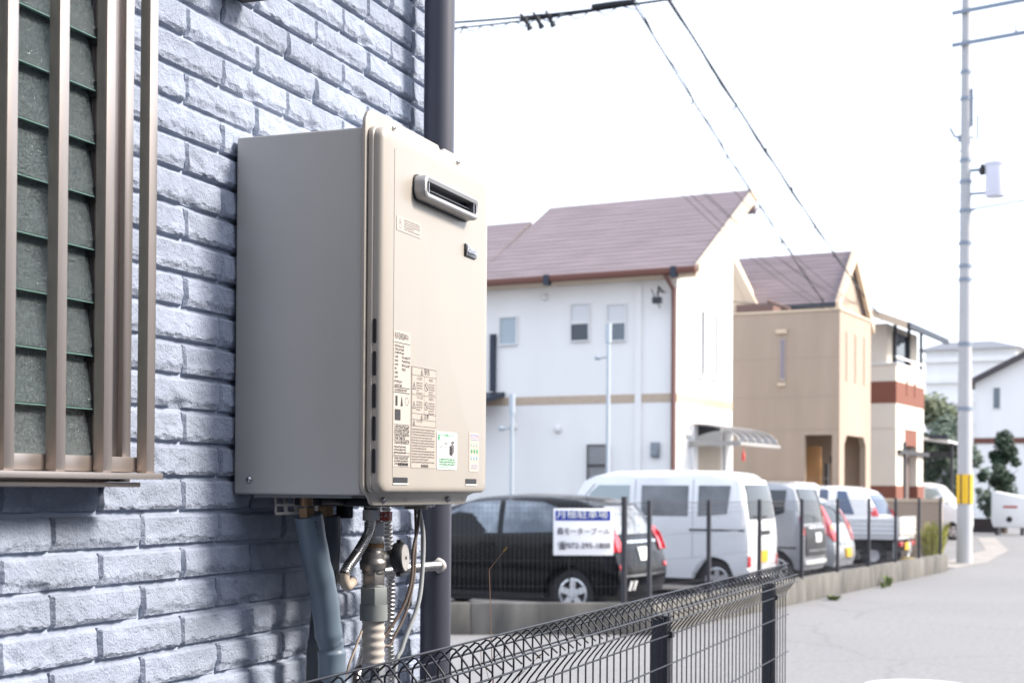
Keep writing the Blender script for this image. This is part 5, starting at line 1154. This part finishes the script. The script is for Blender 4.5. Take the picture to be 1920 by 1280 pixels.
for sd in (-1, 1):
    tb('tail_lamp', M_lampr, -.01, .05, sd*.52-.14, sd*.52+.14, .46, .56); m = MB(); m.lathe([(.06, 0), (.05, -.04)], (.0, sd*.2, .42), (1,0,0), 14); 
    tb('mud_flap', P_white, .12, .135, sd*.60-.1, sd*.60+.1, .2, .55, bev=0)
tb('number_plate', M_plate_y, -.012, -.002, -.05, .28, .38, .54, bev=0); tb('spare_wheel', M_rim, .0, .05, -.36, -.12, .30, .54, bev=.05)

fv = Car('white van facing the street in front of the carport', -6.7, 35.6, 3.4, 1.475, [(.04,.28),(0,.5),(0,.85),(.02,1.1),(.10,1.55),(.17,1.75),(.30,1.85),(.6,1.885),(1.5,1.90),(2.1,1.88),(2.4,1.80),(2.9,1.15),(3.2,1.05),(3.38,.8),(3.4,.5),(3.36,.26)], (.52, 2.92), .27, P_white, rot=0, name='parked_van', cat='van', belt=1.05, H=1.90, tumble=.10)
fv.side('door_glass', new_mat('green_reflecting_glass', (.10,.17,.12), .05, spec=.9), [(.9,1.15),(1.9,1.15),(1.9,1.70),(.9,1.70)]); fv.side('door_glass', bpy.data.materials['pale_car_glass'], [(2.0,1.15),(2.75,1.15),(2.35,1.66),(2.0,1.70)])

# ------------------------------------------------------------------ utility pole
pu, pv = -.38, 18.99
pl = sthing('utility_pole', 'tall tapered concrete utility pole with a yellow and black guard sleeve', 'utility pole', pu, pv)
M_pole = new_mat('pale_pole_concrete', (.42,.425,.44), .85, var=.12, vscale=3, aniso=(1,1,.3), bump=.2, bscale=40)
PH = 13.6
def pr_at(z): return .175-(.175-.085)*z/PH
m = MB(); m.tube([(0,0,0), (0,0,PH/2), (0,0,PH)], [pr_at(0), pr_at(PH/2), pr_at(PH)], 24); m.build('shaft', M_pole, pl, local=True, smooth=40)
z0, z1 = 1.6+(913-936)/FPX*33.6, 1.6+(913-882)/FPX*33.6
m = MB(); m.tube([(0,0,z0), (0,0,z1)], [pr_at(z0)+.012]*2, 24); gs = m.build('guard_sleeve', new_mat('yellow_sleeve', (.72,.44,.02), .5), pl, local=True, smooth=40)
for k in range(6):
    a = k*PI/3+.25; m = MB(); R = pr_at(1.5)+.0125
    vs = [(R*math.cos(a+d), R*math.sin(a+d), z) for d in (-.10, .10) for z in (z0, z1)] + [((R+.004)*math.cos(a+d), (R+.004)*math.sin(a+d), z) for d in (-.10, .10) for z in (z0, z1)]
    m.add(vs, [(0,1,3,2), (4,6,7,5), (0,4,5,1), (2,3,7,6), (0,2,6,4), (1,5,7,3)]); m.build('black_stripe', M_trim, gs, local=True)
def zpx(y): return 1.6+(913-y)/FPX*33.6
M_steelp = new_mat('weathered_steel', (.20,.24,.30), .5, metal=.3)
for y in (133, 183, 298, 338, 392, 452, 495, 520, 640, 760):
    z = zpx(y); m = MB(); m.tube([(0,0,z-.04), (0,0,z+.04)], pr_at(z)+.014, 18); bd_ = m.build('steel_band', M_steelp, pl, local=True, smooth=40)
    if y < 530: m = MB(); m.tube([(-.20,0,z), (.20,.0,z)], .012, 6); m.build('step_bolt', M_steelp, bd_, local=True)
for y in (22, 82):
    z = zpx(y); m = MB(); m.hexa([(-.28,-.16,z-.05), (2.6,-.16,z+.10), (2.6,-.09,z+.10), (-.28,-.09,z-.05), (-.28,-.16,z+.03), (2.6,-.16,z+.18), (2.6,-.09,z+.18), (-.28,-.09,z+.03)]); ca = m.build('cross_arm', M_steelp, pl, local=True)
    for x in (1.1, 1.9):
        zz = z+.05+.052*x; m = MB(); m.lathe([(.03, .0), (.055, .04), (.03, .08), (.055, .12), (.03, .16)], (x, -.125, zz), (0,0,1), 12); m.build('insulator', M_plate_w, ca, local=True)
z = zpx(255); m = MB(); m.box(.11, .16, -.03, .03, zpx(235), zpx(165)); m.tube([(-.08,0,z), (-.22,-.1,z+.02), (-.32,-.15,z+.22)], .03, 6); m.box(-.16,-.09,-.06,.06,z-.08,z+.06); m.tube([(.12,0,z), (.26,0,z-.05), (.26,0,zpx(215))], .025, 6); m.build('switch_gear', M_steelp, pl, local=True, smooth=30)
z = zpx(280); m = MB(); m.tube([(-.1,0,z), (-.3,-.05,z+.02), (-.34,-.05,z+.14)], .012, 5); m.tube([(.1,0,z), (.3,0,z+.02)], .012, 5); m.build('tie_wires', M_trim, pl, local=True)
# transformer on a side arm
tz = zpx(370); tx = .64
m = MB(); m.lathe([(.205, 0), (.215, .03), (.215, .68), (.235, .70), (.235, .76), (.05, .80)], (tx, 0, tz), (0,0,1), 24); tfm = m.build('transformer', new_mat('pale_transformer', (.58,.59,.68), .5), pl, local=True, smooth=40)
m = MB(); m.box(.1, tx-.19, -.04, .04, tz+.08, tz+.13); m.build('arm', M_steelp, tfm, local=True); m = MB(); m.box(.1, tx-.19, -.04, .04, tz+.60, tz+.66); m.build('arm', M_steelp, tfm, local=True)
m = MB(); m.lathe([(.05, 0), (.075, .05), (.06, .16), (.03, .24)], (tx-.27, -.05, tz+.50), (0,0,1), 12); m.build('fuse_cutout', M_trim, tfm, local=True)
m = MB(); z = zpx(388); m.tube([(.12,0,z-.02), (1.4,0,z+.10)], .02, 6); m.box(1.30,1.46,-.06,.06,z-.55,z+.12); m.build('guy_arm', M_steelp, pl, local=True)

# ------------------------------------------------------------------ overhead wires
M_wire = new_mat('black_cable', (.008,.010,.014), .6)
def wire(label, A, B, r, sag=.3, n=30, ties=0, seed=1, name='overhead_wire', strands=1):
    A, B = Vector(A), Vector(B); q = random.Random(seed); t = thing(name, label, 'wire', A, group='overhead wires')
    for s_ in range(strands):
        o_ = Vector((q.uniform(-.05,.05), q.uniform(-.05,.05), q.uniform(-.09,.03)))*(s_ > 0)
        P = [A.lerp(B, k/n)+Vector((0,0,-4*sag*(k/n)*(1-k/n)))+o_*(.4+.6*math.sin(k*1.7+s_)) for k in range(n+1)]
        m = MB(); m.tube(P, r*(1 if s_ == 0 else .6), 5); m.build('strand', M_wire, t)
    for k in range(ties):
        f_ = (k+.5+q.uniform(-.3,.3))/ties; p = A.lerp(B, f_)+Vector((0,0,-4*sag*f_*(1-f_))); m = MB()
        m.tube([p+Vector((q.uniform(-.04,.04),0,.03)), p+Vector((q.uniform(-.08,.08), q.uniform(-.05,.05), -q.uniform(.05,.10)))], .013, 5); m.build('splice', M_wire, t)
    return t
wire('upper thick overhead cable crossing behind the downpipe top', pxD(790, 46, 22), pxD(1300, -8, 20), .020, .05, ties=0, strands=1, seed=2)
wire('lower thick overhead cable just under the upper cable', pxD(790, 58, 22), pxD(1190, 8, 20.4), .016, .04, ties=1, strands=2, seed=3)
cl_ = thing('cable_clamps', 'cluster of black cable clamps hanging on the thick overhead cables', 'cable clamp', pxD(1010, 30, 21))
for k in range(3):
    a = pxD(985+k*22, 36-k*3, 21); b_ = pxD(994+k*22, 56-k*3, 21); m = MB(); m.tube([a, (Vector(a)+Vector(b_))/2, b_], [.045,.03,.05], 6); m.tube([a, pxD(975+k*24, 26-k*3, 21)], .02, 5); m.build('clamp', M_wire, cl_)
m = MB(); m.tube([pxD(975,38,21), pxD(1010,30,21), pxD(1050,28,21)], .03, 6); m.build('joint_box', M_wire, cl_); m = MB(); m.tube([pxD(1110,14,20.6), pxD(1150,8,20.5), pxD(1190,4,20.4)], .045, 6); m.build('joint_box', M_wire, cl_)
wire('knotted overhead cable dropping towards the white house gable', pxD(1185, 2, 20.4), pxD(1560, 590, 41), .014, .1, ties=7, strands=2, seed=5)
wire('heavy twisted overhead cable dropping towards the tan house', pxD(1245, -16, 19), pxD(1655, 600, 46), .018, .15, ties=9, strands=3, seed=6)
WL_ = ['thin service wire passing lowest over the white house roof', 'thin service wire crossing the white house bargeboard', 'thin service wire second lowest over the white house roof', 'thin service wire over the middle of the white house roof', 'thin service wire reaching past the gable of the tan house']
for k, (a, b_) in enumerate((((1210,318),(1545,580)), ((1290,372),(1600,570)), ((1225,318),(1570,585)), ((1260,325),(1590,572)), ((1430,430),(1640,590)))):
    wire(WL_[k], pxD(a[0]-150, a[1]-190, 22), pxD(*b_, 36), .006, .35, strands=1, seed=20+k)
wire('thin wire from the white house bracket to the tan house', st(-5.55, 13.55, 5.7), st(-4.3, 22.3, 6.3), .010, .1, seed=31)

# thin steel poles by the white house
for px, y0, lab in ((1140, 612, 'slim pale steel pole in front of the white house windows'), (960, 745, 'slim pale steel pole beside the lean-to gutter of the white house')):
    u_, v_ = None, None; p = pxD(px, 800, 29.5); t = thing('steel_pole', lab, 'pole', (p.x, p.y, 0)); zt = pxD(px, y0, 29.5).z
    m = MB(); m.tube([(0,0,0), (0,0,zt)], [.045,.038], 12); m.build('shaft', M_galv, t, local=True, smooth=40)
    m = MB(); m.tube([(0,0,zt-.32), (0,0,zt+.06)], .062, 12); m.build('collar', M_galv, t, local=True, smooth=40)
    m = MB(); m.tube([(-.2,0,zt-.62), (0,0,zt-.60)], .02, 6); m.lathe([(.05, 0), (.07, .05), (.02, .1)], (-.22,0,zt-.66), (0,0,1), 10); m.build('bracket', M_galv, t, local=True)

# ------------------------------------------------------------------ trees and the white box
def tree(name, label, p, h, crown_z0, rx, rz, n, cols, seed, trunk=.12, leaf=.11, shape=None):
    q = random.Random(seed); t = thing(name, label, 'tree', (p.x, p.y, 0)); M_bark = bpy.data.materials.get('bark') or new_mat('bark', (.14,.11,.085), .9, var=.3, vscale=10)
    m = MB(); m.tube([(0,0,0), (.05,.03,crown_z0), (.0,.05,h*.8)], [trunk, trunk*.75, trunk*.2], 8)
    for k in range(9):
        a = q.uniform(0, 6.28); z = q.uniform(crown_z0, h*.75); m.tube([(0.03,.03,z), (rx*.6*math.cos(a), rx*.6*math.sin(a), z+rz*.3)], [trunk*.3, trunk*.08], 5)
    m.build('trunk', M_bark, t, local=True)
    cz = (crown_z0+h)/2; cl_ = []
    for k in range(26):
        a = q.uniform(0, 6.28); f_ = q.random()**.5; zz = q.uniform(-1, 1); w_ = math.sqrt(max(0, 1-zz*zz)) if not shape else shape((zz+1)/2)
        cl_.append((Vector((rx*f_*w_*math.cos(a), rx*f_*w_*math.sin(a), cz+rz*zz*.92)), q.uniform(.22,.42)*rx))
    m = MB()
    for k in range(n):
        c, r_ = q.choice(cl_); d = Vector((q.gauss(0,1), q.gauss(0,1), q.gauss(0,1))).normalized()*r_*q.random()**.4
        o_ = c+d; e1 = Vector((q.gauss(0,1), q.gauss(0,1), q.gauss(0,.6))).normalized(); e2 = e1.orthogonal().normalized(); s_ = leaf*q.uniform(.6,1.2)
        m.add([o_-e1*s_, o_+e2*s_*.45, o_+e1*s_, o_-e2*s_*.45], [(0,1,2,3)])
    m.build('crown', cols, t, local=True); return t
G1 = new_mat('olive_foliage', (.19,.21,.13), .75, var=.5, vscale=.9, alt=(.10,.13,.08)); G2 = new_mat('dark_foliage', (.03,.06,.035), .75, var=.5, vscale=2)
G3 = new_mat('blue_green_foliage', (.12,.165,.125), .75, var=.5, vscale=2)
def gp(px, D): return pxD(px, 900, D)
tree('leafy_tree', 'large olive-green tree rising behind the carport', gp(1754, 58), 5.2, 1.6, 1.3, 1.75, 4600, G1, 1, .2, .16)
tree('leafy_tree', 'dark green tree half hidden by the utility pole', gp(1778, 54), 4.3, 1.2, 1.1, 1.5, 3600, G3, 2, .16, .14)
tree('conifer', 'slim dark conifer before the far white house', gp(1884, 57), 3.9, 1.3, .85, 1.3, 3200, G2, 3, .08, .11, shape=lambda t: (.25+1.3*t if t < .3 else 1.0-.95*(t-.3)/.7))
tree('leafy_tree', 'small shrub tree beside the white box at the road bend', gp(1853, 60), 2.6, .6, .55, 1.0, 1500, G3, 4, .05, .10)
p = gp(1895, 55); bx_ = thing('storage_box', 'white box-shaped cabinet with a red stripe at the road bend', 'cabinet', (p.x, p.y, 0), SROT)
m = MB(); m.prism([(-.55,.28), (.62,.28), (.75,.5), (.75,1.35), (-.55,1.62), (-.62,1.5), (-.62,.5)], 1, -.4, .4); m.build('shell', new_mat('white_box_shell', (.76,.76,.76), .5), bx_, local=True, bevel=.04)
m = MB(); m.box(-.2,.3,-.408,-.402,1.0,1.08); m.build('red_stripe', M_red, bx_, local=True); m = MB(); m.lathe([(.11, 0), (.10, .02)], (.02,-.40,.58), (0,-1,0), 16); m.build('black_port', M_black, bx_, local=True)
m = MB(); m.box(-.5,-.4,-.35,.35,0,.3); m.build('foot', M_dkm, bx_, local=True); m = MB(); m.box(.4,.5,-.35,.35,0,.3); m.build('foot', M_dkm, bx_, local=True)
dkb = thing('dark_hedge_fence', 'dark slatted fence beside the white cabinet at the road bend', 'fence', (*gp(1862, 58).xy, 0), SROT)
m = MB(); m.box(-.9,.55,-.1,.0,0,.55); m.build('base', new_mat('dark_base', (.06,.05,.05), .9), dkb, local=True)
for k in range(5): m = MB(); m.box(.12+k*.09,.18+k*.09,-.07,-.03,.55,1.55); m.build('slat', M_dkm, dkb, local=True)
m = MB(); m.box(.08,.56,-.10,-.075,.7,.76); m.box(.08,.56,-.10,-.075,1.4,1.46); m.build('rail', M_dkm, dkb, local=True)
